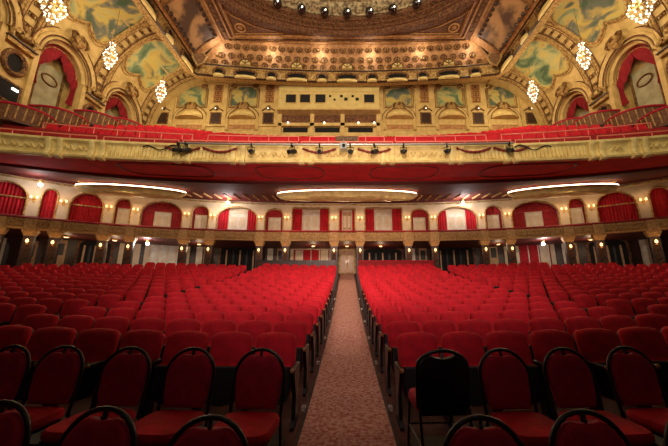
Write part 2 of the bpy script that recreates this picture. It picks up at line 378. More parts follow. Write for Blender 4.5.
for (a, b_, k, idx) in bays:
    M, L, ang, loc = frame(a, b_, mezw, MZ); sd = side(idx) if idx else 'centre'; wallb.M = M; gildb.M = M
    nm = (BAYN[abs(idx)].replace('the ', 'mezzanine ') + ' ' + sd + ' of centre') if idx else BAYN[0]
    if k == 'c': hw, sp, ri = .58, 2.7, .06
    elif k == 'sq': hw, sp, ri = L / 2 - .36, 2.75, .02
    elif k in ('nar', 'nfull'): hw, sp, ri = L / 2 - .27, 2.15, .52
    else: hw, sp, ri = L / 2 - .27, 1.85, .88
    base = .9 if k in ('full', 'nfull') else .02
    pts = arch_panel(wallb, L, MH, hw, .02, sp, ri, .5)
    gildb.tube([(x, -.02, z) for x, z in pts], .045, 6)
    gildb.tube([(-L / 2, -.02, MH - .12), (L / 2, -.02, MH - .12)], .05, 6)
    topf = lambda x, hw=hw, sp=sp, ri=ri: sp + ri * sqrt(max(0, 1 - (x / hw) ** 2)) - .02
    if k == 'c':
        mezz_door(loc, ang, .66, 2.5, .4, TWOOD)
        for s in (-1, 1): curtain('curtain', loc, ang, *sorted((s * .38, s * .54)), .05, 2.66, 'narrow dark red drape at the %s edge of the mezzanine centre doorway' % side(s), 'mezzanine drapes', VELVET)
    elif k == 'sq':
        mezz_door(loc, ang, 1.1, 2.5, .42, WHITED)
        for s in (-1, 1): curtain('curtain', loc, ang, *sorted((s * .66, s * (hw - .02))), .05, 2.74, 'long red drape %s of the ivory door, %s' % (side(s), nm), 'mezzanine drapes', RED)
    elif k == 'wide' and abs(idx) == 3:
        mezz_door(loc, ang, 1.2, 2.3, .42, WHITED)
        for s in (-1, 1): curtain('curtain', loc, ang, *sorted((s * .66, s * (hw - .02))), .05, 2.4, 'bright red drape %s of the white door, %s' % (side(s), nm), 'mezzanine drapes', RED, topf)
    elif k in ('nar', 'wide'):
        mezz_door(loc, ang, .85 if k == 'wide' else min(.78, hw * 1.15), 2.0, .42, WHITED)
        curtain('curtain', loc, ang, -hw + .02, hw - .02, 2.1, 2.5, 'dark red cloth lining above the door, %s' % nm, 'mezzanine drapes', REDWALL, topf, .3, .02)
        for s in (-1, 1):
            x0, x1 = sorted((s * (.52 if k == 'wide' else min(.46, hw * .7)), s * (hw - .02)))
            if x1 - x0 > .1: curtain('curtain', loc, ang, x0, x1, .05, 2.1, 'dull red drape %s of the door, %s' % (side(s), nm), 'mezzanine drapes', REDWALL, None, .38, .02)
    else:
        curtain('curtain', loc, ang, -hw + .02, hw - .02, .05, 2.5, 'full red pleated curtain closing the %s' % nm, 'mezzanine drapes', RED, topf)
        if k == 'full': gildb.box(-hw, hw, .1, .16, 1.9, 1.97)
struct(wallb.build('wall_back', CREAM)); struct(gildb.build('trim_1', GOLD, None, True))

# sconces on the pilasters between the bays
def sconce_proto():
    r = empty('wall_sconce')
    MB().plate(arc_pts(0, 0, .07, .20, 0, 2 * pi, 12)[:-1], -.04, 0).build('back_plate', GOLD, r)
    for s in (-1, 1):
        a = MB().tube([(0, -.04, -.05), (s * .06, -.12, -.12), (s * .12, -.14, -.04), (s * .12, -.14, .03)], .012, 5).build('arm', GOLD, r)
        MB().lathe([(.02, 0), (.045, .03), (.035, .12), (.002, .15)], s * .12, -.14, .03, 8).build('lamp_shade', BULB, a, True)
    return r
sc = sconce_proto(); snap = snapshot(sc); first = True
for sg in (-1, 1):
    for i, x in enumerate((EB if sg < 0 else EBR)[:9]):
        M, L, ang, loc = frame(sg * x - .1, sg * x + .1, mezw, MZ + 1.9)
        o = sc if first else copy_tree(sc, snap); first = False
        o.location = M @ Vector((0, -.05, 0)); o.rotation_euler = (0, 0, ang)
        tag(o, 'two-armed gilt wall lamp, %s pilaster %s of the mezzanine centre doorway' % (ORD[i], side(sg)), 'wall lamp', 'mezzanine wall lamps')
        p = M @ Vector((0, -.45, .1)); light('POINT', p, 6, (1, .6, .28), .08)

# piers with lanterns under the mezzanine front
def pier(x, i):
    M, L, ang, loc = frame(x - .1, x + .1, mezf, 0); z0 = fl(x, loc[1])
    r = empty('mezzanine_pier', (loc[0], loc[1], z0), ang); h = 2.97 - z0
    tag(r, 'dark bronze pier under the mezzanine, %s %s of the centre doorway' % (ORD[i], side(x)), 'pillar', 'bronze piers under the mezzanine')
    MB().box(-.2, .2, -.02, .3, .35, h - .3).build('shaft', DWOOD, r)
    MB().box(-.25, .25, -.08, .34, 0, .35).build('base', DWOOD, r)
    MB().loft([[(-.2, -.02, h - .3), (.2, -.02, h - .3), (.2, .3, h - .3), (-.2, .3, h - .3)], [(-.3, -.15, h - .05), (.3, -.15, h - .05), (.3, .34, h - .05), (-.3, .34, h - .05)], [(-.3, -.15, h), (.3, -.15, h), (.3, .34, h), (-.3, .34, h)]]).build('capital', FRETW, r)
    MB().box(-.14, .14, -.035, -.02, .5, h - .5).build('panel', BRONZED, r)
    s = empty('pier_lantern', M @ Vector((0, -.06, z0 + h - .62)), ang)
    tag(s, 'small amber lantern fixed to the %s bronze pier %s of the centre doorway' % (ORD[i], side(x)), 'wall lamp', 'lanterns on the piers')
    MB().box(-.05, .05, -.05, .02, -.12, -.08).tube([(0, 0, -.08), (0, -.08, -.1), (0, -.1, -.03)], .012, 5).build('bracket', GOLD, s)
    MB().lathe([(.03, 0), (.065, .05), (.055, .14), (.01, .19)], 0, -.1, -.03, 8).build('lamp_shade', BULB, s, True)
    p = M @ Vector((0, -.5, z0 + h - .6)); light('POINT', p, 3.5, (1, .5, .2), .08)
for sg in (-1, 1):
    for i, x in enumerate((EF if sg < 0 else EFR)[:10]): pier(sg * x, i)

# ------------------------------------------------------------------ balcony
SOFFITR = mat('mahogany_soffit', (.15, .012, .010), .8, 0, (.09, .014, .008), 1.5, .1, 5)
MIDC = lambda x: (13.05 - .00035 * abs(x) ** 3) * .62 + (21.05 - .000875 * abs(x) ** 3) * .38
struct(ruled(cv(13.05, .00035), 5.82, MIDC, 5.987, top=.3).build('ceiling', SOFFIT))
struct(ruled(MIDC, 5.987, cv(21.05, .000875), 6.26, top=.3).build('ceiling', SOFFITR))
# raised moulding ovals of the soffit
def sof(x, t, dz=0):
    return (x, bal(x) * (1 - t) + mezw(x) * t, 5.82 + .44 * t + dz)
b = MB()
for cx, hw in ((-9.0, 2.1), (-2.9, 1.7), (2.9, 1.7), (9.0, 2.1)):
    b.tube([sof(cx + hw * math.copysign(abs(cos(a)) ** .5, cos(a)), .17 + .12 * math.copysign(abs(sin(a)) ** .6, sin(a)), -.0) for a in [2 * pi * i / 48 for i in range(48)]], .04, 6, True)
for t in (.36, .40, .92, .97):
    b.tube([sof(x, t, -.02) for x in XS], .06, 6)
struct(b.build('trim_2', SOFFIT2, None, True))
# gilt ribs close to the mezzanine wall
b = MB()
for i in range(-26, 27):
    x = i * .62
    if abs(x) < 16: b.tube([sof(x, .74, -.03), sof(x, .9, -.03)], .06, 5)
struct(b.build('trim_3', GOLD))
# cove lights
def cove(cx, cy, hx, hy, ang, lab):
    r = empty('cove_light', (cx, cy, 5.88), ang); tag(r, lab, 'ceiling light', 'oval cove lights under the balcony')
    N = 56; E = [2 * pi * i / N for i in range(N)]
    def ring(k, z): return [(hx * cos(a) * (1 - (1 - k) * hy / hx), hy * sin(a) * k, z) for a in E]
    MB().loft([ring(1.0, .0), ring(1.04, -.03), ring(1.0, -.10), ring(.86, -.20), ring(.83, -.18), ring(.7, -.30), ring(.67, -.28), ring(.45, -.36), ring(.05, -.38)], cap=True).build('dish', CREAMG, r, True)
    MB().tube([(hx * .985 * cos(a), hy * .94 * sin(a), .04) for a in E], .032, 6, True).build('lamp_tube', COVE, r, True)
    for x_ in (-.6, 0, .6): MB().tube([(hx * x_, 0, -.1), (hx * x_, 0, .35)], .02, 5).build('hanger', GOLD, r)
    return r
cove(0, 17.9, 4.45, .85, 0, 'long oval gilt cove light glowing in the middle of the balcony underside')
cove(-12.9, 17.1 - .1, 2.95, .75, radians(13), 'oval gilt cove light under the left end of the balcony')
cove(12.9, 17.0, 2.95, .75, radians(-13), 'oval gilt cove light under the right end of the balcony')
for x, y in ((0, 17.9), (-3, 17.9), (3, 17.9), (-12.9, 17.), (12.9, 17.)):
    o = light('AREA', (x, y, 5.55), 110, (1, .74, .45), 1.2, (x, y - .4, 0))

BL = (0, 13, 5.82)
bf = empty('balcony', BL); tag(bf, 'curved cream and gilt balcony front spanning the house above the oxblood ceiling', 'balcony')
rel(MB(), BL).sweep([(-.05, -.04), (.12, -.02), (.16, .06), (.07, .12), (.05, .2), (.10, .58), (.16, .64), (.24, .70), (.24, .80), (.0, .82), (-.1, .8), (-.1, 0)], path(bal, XS, 5.82)).build('fascia', CREAMG, bf, True)
XB = [1.9, 5.1, 7.6, 11.3, 13.0, 15.4]
for sg in (-1, 1):
    for x in XB:
        for d in (-.22, .22):
            b = MB(); M, L, ang, loc = frame(sg * x + d - .1, sg * x + d + .1, bal, 5.82); b.M = Matrix.Translation((0, -13, -5.82)) @ M
            b.loft([[(-.12, 0, z), (-.12, -y, z), (-.05, -y - .03, z), (.05, -y - .03, z), (.12, -y, z), (.12, 0, z)] for y, z in ((.16, -.12), (.24, -.06), (.26, .04), (.18, .1), (.15, .3), (.2, .5), (.26, .66), (.27, .78))])
            b.build('fascia_bracket', CREAMG, bf)
n = 210; edges = sorted([sg * x for sg in (-1, 1) for x in XB] + [-17.6, 17.6])
for e0, e1 in zip(edges[:-1], edges[1:]):
    b = MB(); flut = 5.5 < abs(e0 + e1) / 2 < 11 or abs(e0 + e1) / 2 > 15.6
    for i in range(n):
        x = -17.5 + 35 * i / (n - 1)
        if not e0 + .4 < x < e1 - .4: continue
        M, L, ang, loc = frame(x - .02, x + .02, bal, 5.82); b.M = Matrix.Translation((0, -13, -5.82)) @ M
        if flut: b.box(-.045, .045, -.14, -.04, .14, .60)
        elif i % 3 == 0: b.ball((0, -.08, .38), .1, 7, 4); b.tube([(-.22, -.1, .3), (-.1, -.12, .5), (0, -.12, .3), (.1, -.12, .5), (.22, -.1, .3)], .035, 5)
    if b.v: b.build('fluted_panel' if flut else 'carved_panel', CREAMG, bf, True)
# garlands
swn = 0
for cx in (-7.6, -5.9, -1.3, 1.3, 5.9, 7.6):
    b = MB(); pts = [(cx + t, bal(cx + t) - .22, 6.42 - .18 * cos(t / .75 * pi / 2)) for t in [-.75 + .1 * k for k in range(16)]]
    for k, p in enumerate(pts): b.ball(p, .05 if k % 2 else .07, 6, 4)
    b.tube(pts, .05, 6)
    g = b.build('garland', mat('garland_red_%d' % swn, (.22, .02, .015), .7), None, True) if swn == 0 else None
    if swn == 0: GM = g.data.materials[0]
    else: g = b.build('garland', GM, None, True)
    tag(g, 'dark red hanging garland on the balcony front, %s %s of its middle' % (['nearest', 'second', 'outermost'][[1.3, 5.9, 7.6].index(abs(cx))], side(cx)), 'garland', 'garlands on the balcony front'); swn += 1

# railing
def railing(fn, z0, hgt, segs, lab, name='handrail'):
    r = empty(name, (0, fn(0), z0)); tag(r, lab, 'railing')
    for a, b_ in segs:
        n = max(2, int(abs(b_ - a) / .5)); xs = [a + (b_ - a) * i / n for i in range(n + 1)]
        zz = lambda x: .0 * x * x if name != 'handrail' else 0
        b = MB(Matrix.Translation((0, -fn(0), -z0)))
        b.tube([(a, fn(a), z0 + zz(a))] + [(x, fn(x), z0 + hgt + zz(x)) for x in xs] + [(b_, fn(b_), z0 + zz(b_))], .034, 6).build('rail', PINKRAIL, r, True)
        for x in xs[2:-1:2]: MB(Matrix.Translation((0, -fn(0), -z0))).tube([(x, fn(x), z0 + zz(x)), (x, fn(x), z0 + hgt + zz(x))], .018, 6).build('post', PINKRAIL, r)
    return r
railing(cv(13.1, .00035), 6.63, .33, [(-17, -11.6), (-11.3, -8), (-7.8, -2.4), (-2.2, 2.2), (2.4, 7.8), (8, 11.3), (11.6, 17)], 'long low rose-coloured pipe railing along the top of the balcony front')
fn2 = cv(14.6, .0004)
b = MB(); b.sweep([(0, -1.6), (0, .0), (-.1, .0), (-.1, -1.6)], path(fn2, XS[4:-4], 7.75)); o = b.build('balcony_partition', REDWALL); tag(o, 'low red wall behind the front rows of the balcony seats', 'partition')
railing(fn2, 7.75, .32, [(-15, -8.2), (-7.4, -2.6), (-2.0, 2.0), (2.6, 7.4), (8.2, 15)], 'rose pipe railing on the red wall halfway up the balcony', 'wall_handrail')
# grille plaque at the middle
r = empty('bronze_grille', (0, 14.35, 7.66)); tag(r, 'small brown grille panel at the middle of the red balcony wall', 'grille')
MB().box(-.62, .62, 0, .1, 0, .3).build('frame', ORN, r)
b = MB()
for i in range(11): b.box(-.55 + i * .1, -.50 + i * .1, -.02, 0, .04, .26)
b.build('bar', DWOOD, r)

# stepped seating of the balcony
def seatz(x, y): return 7.75 + .594 * (y - 14.5) + .0012 * x * x
st = MB(); bs = MB()
for j in range(11):
    f = cv(14.9 + .83 * j, .0004); y0 = 14.9 + .83 * j
    xs = [-15.4 + i * .77 for i in range(41)]
    st.loft([[(x, f(x) - .45, seatz(x, y0) - .95), (x, f(x) - .45, seatz(x, y0) - .55), (x, f(x) + .4, seatz(x, y0) - .55), (x, f(x) + .4, seatz(x, y0) - .95)] for x in xs])
    for i in range(60):
        x = -16.6 + i * .562
        if min(abs(abs(x) - 5.5), abs(abs(x) - 11)) < .35 or abs(x) > 15.2: continue
        M, L, ang, loc = frame(x - .01, x + .01, f, seatz(x, y0) - .55); bs.M = M
        bs.loft([[(-.25, -.05, 0), (.25, -.05, 0), (.25, .08, 0), (-.25, .08, 0)], [(-.25, .03, .42), (.25, .03, .42), (.25, .14, .42), (-.25, .14, .42)], [(-.17, .05, .5), (.17, .05, .5), (.17, .13, .5), (-.17, .13, .5)]])
o = st.build('balcony_steps', REDWALL); tag(o, 'red carpeted rising steps under the balcony seats', 'steps')
o = bs.build('balcony_seats', VELVET); tag(o, 'banked rows of small red seats filling the balcony', 'theatre seats', None, 'stuff')
# lower floor slab of balcony
struct(ruled(cv(12.95, .00035), 6.3, fn2, 6.45, top=.1).build('floor', REDWALL))

# lighting pipe and spotlights hung on the balcony front
pp = MB(); xs = [-7.6 + i * .76 for i in range(21)]
pp.tube([(x, bal(x) - .42, 6.55) for x in xs], .05, 8)
o = pp.build('lighting_pipe', STEEL, None, True); tag(o, 'long silver lighting pipe hung along the middle of the balcony front', 'pipe')
def spot_proto():
    r = empty('stage_spotlight')
    MB().box(-.03, .03, -.06, .06, -.07, .05).tube([(-.13, 0, -.27), (-.13, 0, -.1), (.13, 0, -.1), (.13, 0, -.27)], .014, 5).build('yoke', BLACK, r)
    Mx = Matrix.Translation((0, 0, -.28)) @ Matrix.Rotation(radians(25), 4, 'X')
    MB(Mx @ Matrix.Rotation(pi / 2, 4, 'X')).lathe([(.02, -.26), (.09, -.24), (.10, -.05), (.075, 0), (.085, .2), (.08, .22)], seg=12).build('barrel', BLACKP, r, True)
    MB(Mx @ Matrix.Rotation(pi / 2, 4, 'X')).lathe([(.07, .215), (.05, .228), (.005, .235)], seg=12).build('lens', SCREEN, r, True)
    return r
sp = spot_proto(); snap = snapshot(sp)
SPX = [-7.7, -7.35, -4.4, -2.54, -1.27, .15, 1.27, 2.6, 4.6, 7.4]
for i, x in enumerate(SPX):
    o = sp if i == 0 else copy_tree(sp, snap)
    o.location = (x, bal(x) - .42, 6.52); o.rotation_euler = (0, 0, random.uniform(-.6, .6)); o.scale = (1.15,) * 3
    tag(o, 'black stage spotlight on the balcony pipe, %s of the ten counted from the left' % ('first' if i == 0 else ORD[i]), 'spotlight', 'spotlights on the balcony front')
r = empty('follow_camera', (-.15, 12.35, 6.6)); tag(r, 'pale grey camera unit clamped beside the middle spotlight of the balcony', 'camera')
MB().box(-.18, .14, -.1, .2, -.42, -.12).build('housing', STEEL, r); MB().tube([(0, 0, -.12), (0, .1, .1)], .03, 6).build('clamp', STEEL, r); MB(Matrix.Rotation(pi / 2, 4, 'X')).lathe([(.08, .09), (.07, .16), (.01, .165)], 0, -.27, 0, 10).build('lens', SCREEN, r, True)
for sg in (-1, 1):
    pts = [(sg * (7.7 + t * 1.6), bal(7.7 + t * 1.6) - .3, 6.4 + .12 * sin(t * 9) - .1 * t) for t in [k / 12 for k in range(13)]]
    o = MB().tube(pts, .03, 5).build('power_cable', BLACK, None, True); tag(o, 'black power cable looping off the %s end of the lighting pipe' % side(sg), 'cable')

# ------------------------------------------------------------------ upper walls
struct(MB().box(-17.4, 17.4, 24, 24.3, 6.2, 18.7).build('wall_back', GOLDP))
SPR = 12.95
for sg in (-1, 1):
    # side wall with arched niches, local frame: x along depth
    b = MB(); g = MB()
    M = Matrix.Translation((sg * 17.2, 0, 0)) @ Matrix.Rotation(-sg * pi / 2, 4, 'Z') if False else None
    bx = {}
    for yc in (10.8, 15.4, 20.0):
        # map local (x, y, z) -> world (sg*(17.2 + y), yc + x, z + 6.2)
        Mm = Matrix(((0, sg, 0, sg * 17.2), (1, 0, 0, yc), (0, 0, 1, 6.2), (0, 0, 0, 1)))
        b.M = Mm; pts = arch_panel(b, 4.6, 9.0, 1.35, 2.9, SPR - 6.2, 1.45, .75)
        g.M = Mm
        for q, rr, yy in ((1.0, .07, -.03), (1.14, .10, -.12), (1.32, .09, -.18), (1.45, .06, -.12)):
            cz = SPR - 6.2
            g.tube([(x * q, yy - (.12 if q > 1.1 else 0), cz + (z - cz) * q if z > cz else z) for x, z in pts[1:-1]], rr, 7)
        # archivolt face
        N = 20
        for i in range(N):
            a0, a1 = pi * i / N, pi * (i + 1) / N
            P = lambda a, q, y: (1.35 * q * cos(a), y, SPR - 6.2 + 1.45 * q * sin(a))
            g.add([P(a0, 1, -.06), P(a1, 1, -.06), P(a1, 1.5, -.34), P(a0, 1.5, -.34), P(a0, 1.5, .2), P(a1, 1.5, .2), P(a0, 1, .2), P(a1, 1, .2)], [(0, 1, 2, 3), (3, 2, 5, 4), (0, 6, 7, 1)])
        g.box(-1.62, -1.36, -.16, .0, 2.5, SPR - 6.2 + .02); g.box(1.36, 1.62, -.16, .0, 2.5, SPR - 6.2 + .02)
    b.M = Matrix.Identity(4); b.box(*sorted((sg * 17.2, sg * 17.4)), 22.3, 24, 6.2, 15.2)
    struct(b.build('wall_' + side(sg), GOLDP)); struct(g.build('trim_%d' % (4 if sg < 0 else 5), GOLDP, None, True))
    # cove vault
    def cvf(u, v, sg=sg):
        th = v * pi / 2; return (sg * (12.9 + 4.2 * cos(th)), 8 + 16 * u, 12.95 + 5.5 * sin(th))
    def skip(u, v):
        y = 8 + 16 * u; z = 12.95 + 5.5 * sin(v * pi / 2)
        return any(((y - yc) / 1.75) ** 2 + ((z - 12.95) / 1.9) ** 2 < 1 for yc in (10.8, 15.4, 20.0)) 
    struct(MB().grid(cvf, 120, 48, skip).build('ceiling', GOLDP))
    # transverse ribs with rosettes
    b = MB(); ro = MB()
    for yc in (13.1, 17.7, 22.3):
        for d in (-.55, -.4, .4, .55):
            b.tube([((sg * (12.9 + 4.1 * cos(t))), yc + d, 12.95 + 5.4 * sin(t)) for t in [pi / 2 * i / 16 for i in range(17)]], .06, 6)
        for i in range(1, 12):
            t = pi / 2 * (i + .3) / 12.6; c = (sg * (12.9 + 4.12 * cos(t)), yc, 12.95 + 5.42 * sin(t))
            ro.tube([(c[0] - sg * 0, c[1] - .2, c[2] - .0), (c[0] + sg * .12 * sin(t), c[1] - .2, c[2] - .22 * cos(t)), (c[0] + sg * .12 * sin(t), c[1] + .2, c[2] - .22 * cos(t)), (c[0], c[1] + .2, c[2])], .03, 5, True)
            ro.ball((c[0] + sg * .06 * sin(t), c[1], c[2] - .11 * cos(t)), .1, 7, 4)
    dl = MB()
    for yc in (13.1, 17.7, 22.3):
        for d in (-.66, -.3, .3, .66):
            dl.tube([((sg * (12.9 + 4.13 * cos(t))), yc + d, 12.95 + 5.43 * sin(t)) for t in [pi / 2 * i / 16 for i in range(17)]], .035, 5)
    for yc in (10.8, 15.4, 20.0):
        for q in (1.08, 1.24, 1.55):
            dl.tube([(sg * (17.2 - .36 - .0 * q), yc + 1.35 * q * cos(pi * i / 24), 12.95 + 1.45 * q * sin(pi * i / 24)) for i in range(25)], .035, 5)
    struct(dl.build('trim_14', BRONZE, None, True))
    struct(b.build('trim_6', GOLD, None, True)); struct(ro.build('trim_7', ORN))
    # ceiling paintings
    for k, yc in enumerate((10.8, 15.4, 20.0)):
        def sh(u, v, yc=yc, sg=sg, off=.06):
            a = 2 * pi * u; rr = v
            c_, s_ = cos(a), sin(a)
            e = abs(c_) ** 2.6 + abs(s_) ** 2.6; q = rr / e ** (1 / 2.6)
            yy = yc + 1.62 * q * c_; t = radians(59) + radians(20) * q * s_
            if s_ < 0: t -= radians(10) * q * abs(s_) * abs(c_) * 1.6
            else: t += radians(2) * q
            return (sg * (12.9 + (4.2 - off) * cos(t)), yy, 12.95 + (5.5 - off) * sin(t))
        r = empty('ceiling_painting', (sg * 15, yc, 17.0)); Mi = Matrix.Translation((-sg * 15, -yc, -17.0))
        wh = ['nearest the stage', 'in the middle bay', 'in the rear bay'][k]
        tag(r, 'cloudy sky painting in gilt frame, %s side vault %s' % (side(sg), wh), 'painting', 'vault paintings')
        MB(Mi).grid(lambda u, v: sh(u, v), 48, 12).build('canvas', MURALS[(k + (sg > 0) * 2) % 4], r)
        MB(Mi).tube([sh(i / 48, 1.02, off=.09) for i in range(48)], .09, 6, True).tube([sh(i / 48, 1.12, off=.07) for i in range(48)], .04, 6, True).build('frame', GOLD, r, True)
        # cartouche on the arch crown
        c = empty('plaster_cartouche', (sg * 16.6, yc, 14.9), sg * pi / 2 * -1)
        tag(c, 'round gilded crest with scrolls crowning the %s arch %s' % (side(sg), wh), 'ornament', 'crests above the arches')
        MB(Matrix.Rotation(radians(-20), 4, 'X')).plate(arc_pts(0, 0, .33, .4, 0, 2 * pi, 18)[:-1], -.28, .2, .12, .04).build('medallion', GOLD, c, True)
        b = MB(Matrix.Rotation(radians(-20), 4, 'X'))
        for s in (-1, 1):
            b.tube([(s * .3, -.15, -.4), (s * .5, -.2, -.1), (s * .45, -.22, .25), (s * .2, -.22, .5), (s * .05, -.22, .42)], [.05, .09, .1, .08, .05], 7)
        b.ball((0, -.28, 0), .17, 9, 6)
        b.build('scroll', ORN, c, True)
        # niche lining, drape
        n = empty('swagged_drape', (sg * 17.2, yc, SPR), 0)
        tag(n, 'bright red swagged drape hanging in the %s wall arch %s' % (side(sg), wh), 'drape', 'drapes in the wall arches')
        def arcp(a, q=1.0): return (1.3 * q * cos(a), 1.4 * q * sin(a))
        b = MB()   # valance following the arch, scalloped below
        NV = 60
        def val(u, v):
            a = pi * (1 - u); x, z = arcp(a)
            drop = .50 + .80 * abs(sin(u * pi * 2)) ** .7
            f = v * drop; fold = .035 * sin(u * 60) * v + .12 * sin(v * pi)
            return (sg * (.22 - fold), x * (1 - .10 * v), z - f)
        b.grid(val, NV, 6); b.grid(lambda u, v: (val(u, v)[0] + sg * .03, val(u, v)[1], val(u, v)[2]), NV, 6); b.build('valance', DRAPE, n, True)
        for s in (-1, 1):
            b = MB()
            def tail(u, v, s=s):
                wv = .5 * (1 - .45 * sin(v * pi * .9)); return (sg * (.24 - .05 * sin(u * 22)), s * (1.3 - wv * u), .35 - 2.0 * v)
            b.grid(tail, 14, 8); b.grid(lambda u, v: (tail(u, v)[0] + sg * .03, tail(u, v)[1], tail(u, v)[2]), 14, 8)
            b.build('tail', DRAPE, n, True)
        b = MB(); b.tube([(sg * .12, arcp(pi * i / 24, .86)[0], arcp(pi * i / 24, .86)[1]) for i in range(25)], .03, 6); b.build('gold_cord', GOLD, n, True)
        # ornament panel inside niche
        q = empty('niche_screen', (sg * 17.9, yc, 9.2)); tag(q, 'pale green plaster screen with shield relief inside the %s arch %s' % (side(sg), wh), 'ornament', 'screens in the wall arches')
        MB().box(*sorted((0, -sg * .12)), -.75, .75, 0, 3.9).build('screen', GREYG, q)
        MB().tube([(-sg * .16, .75 * cos(a) * .6, 3.0 + .3 * sin(a)) for a in [2 * pi * i / 20 for i in range(20)]], .05, 5, True).box(*sorted((-sg * .12, -sg * .2)), -.8, -.7, 0, 3.9).box(*sorted((-sg * .12, -sg * .2)), .7, .8, 0, 3.9).build('relief', ORN, q)
    # entablatures, round windows and small lit windows on the piers between arches
    for k, yc in enumerate((13.1, 17.7, 22.6)):
        wh = ['nearest the stage', 'between the drapes', 'by the rear corner'][k]
        e = empty('wall_entablature', (sg * 17.2, yc, 12.5)); tag(e, 'projecting dark-edged gilt ledge on the %s wall pier %s' % (side(sg), wh), 'ledge', 'pier ledges')
        x0, x1 = sorted((0, -sg * .34))
        MB().box(x0, x1, -.72, .72, 0, .07).build('ledge', DWOOD, e); x0, x1 = sorted((0, -sg * .24)); MB().box(x0, x1, -.66, .66, -.22, 0).build('frieze', GOLD, e)
        b = MB()
        for s in (-1, 1):
            b.tube([(-sg * .2, s * .5, .15), (-sg * .3, s * .62, .45), (-sg * .3, s * .3, .7), (-sg * .3, s * .1, .5), (-sg * .3, s * .25, .35)], [.1, .12, .1, .08, .05], 7)
        b.ball((-sg * .25, 0, .5), .2, 8, 5).ball((-sg * .25, 0, .95), .14, 8, 5)
        b.build('scrollwork', GOLD, e, True)
        o = empty('round_wall_opening', (sg * 17.2, yc, 11.4)); tag(o, 'round dark opening in a carved wreath on the %s wall %s' % (side(sg), wh), 'ornament', 'wreathed wall openings')
        MB().tube([(-sg * .08, .48 * cos(a), .6 * sin(a)) for a in [2 * pi * i / 24 for i in range(24)]], .13, 7, True).build('wreath', ORN, o, True)
        MB(Matrix(((0, -sg, 0, 0), (1, 0, 0, 0), (0, 0, 1, 0), (0, 0, 0, 1)))).plate(arc_pts(0, 0, .42, .54, 0, 2 * pi, 20)[:-1], .02, .06).build('dark_panel', DARK, o)
        o = empty('square_wall_window', (sg * 17.2, yc, 9.75)); tag(o, 'dark square window with one lit lamp on the %s wall %s' % (side(sg), wh), 'window', 'lit side windows')
        x0, x1 = sorted((-sg * .01, -sg * .12)); MB().box(x0, x1, -.6, .6, -.5, .6).build('frame', ORN, o)
        x0, x1 = sorted((-sg * .12, -sg * .14)); MB().box(x0, x1, -.48, .48, -.4, .5).build('dark_pane', DARK, o)
        x0, x1 = sorted((-sg * .14, -sg * .2)); MB().box(x0, x1, .12, .4, .2, .3).build('lamp', GLASSW, o)
    # box fronts stepping up the side
    for k, (yc, zc) in enumerate(((13.6, 8.75), (15.4, 9.75), (17.8, 11.05), (20.1, 12.0))):
        o = empty('side_box', (sg * 17.1, yc, zc - .9)); tag(o, 'brown carved bow-fronted box, %s from the stage on the %s of the balcony' % (['nearest', 'second', 'third', 'fourth'][k], side(sg)), 'theatre box', 'side boxes')
        A = [(-sg * 1.75 * sin(pi * i / 14) ** .7 if 0 < i < 14 else 0, -1.2 * cos(pi * i / 14)) for i in range(15)]
        MB().loft([[(x, y, 0), (x * 1.02, y, .3), (x * 1.05, y, .8), (x * .97, y, .8), (x * .94, y, 0)] for x, y in A]).build('front', BASKET, o, True)
        MB().tube([(x * 1.03, y, .84) for x, y in A], .07, 7).build('rail_cap', VELVET_D, o, True)
        b = MB()
        for x, y in A[1:-1]: b.tube([(x * 1.03, y, .1), (x * 1.08, y, .75)], .03, 5)
        b.build('rib', GOLD, o)
        MB().loft([[(x, y, -.05) for x, y in A], [(x, y, .02) for x, y in A]]).build('deck', DWOOD, o)

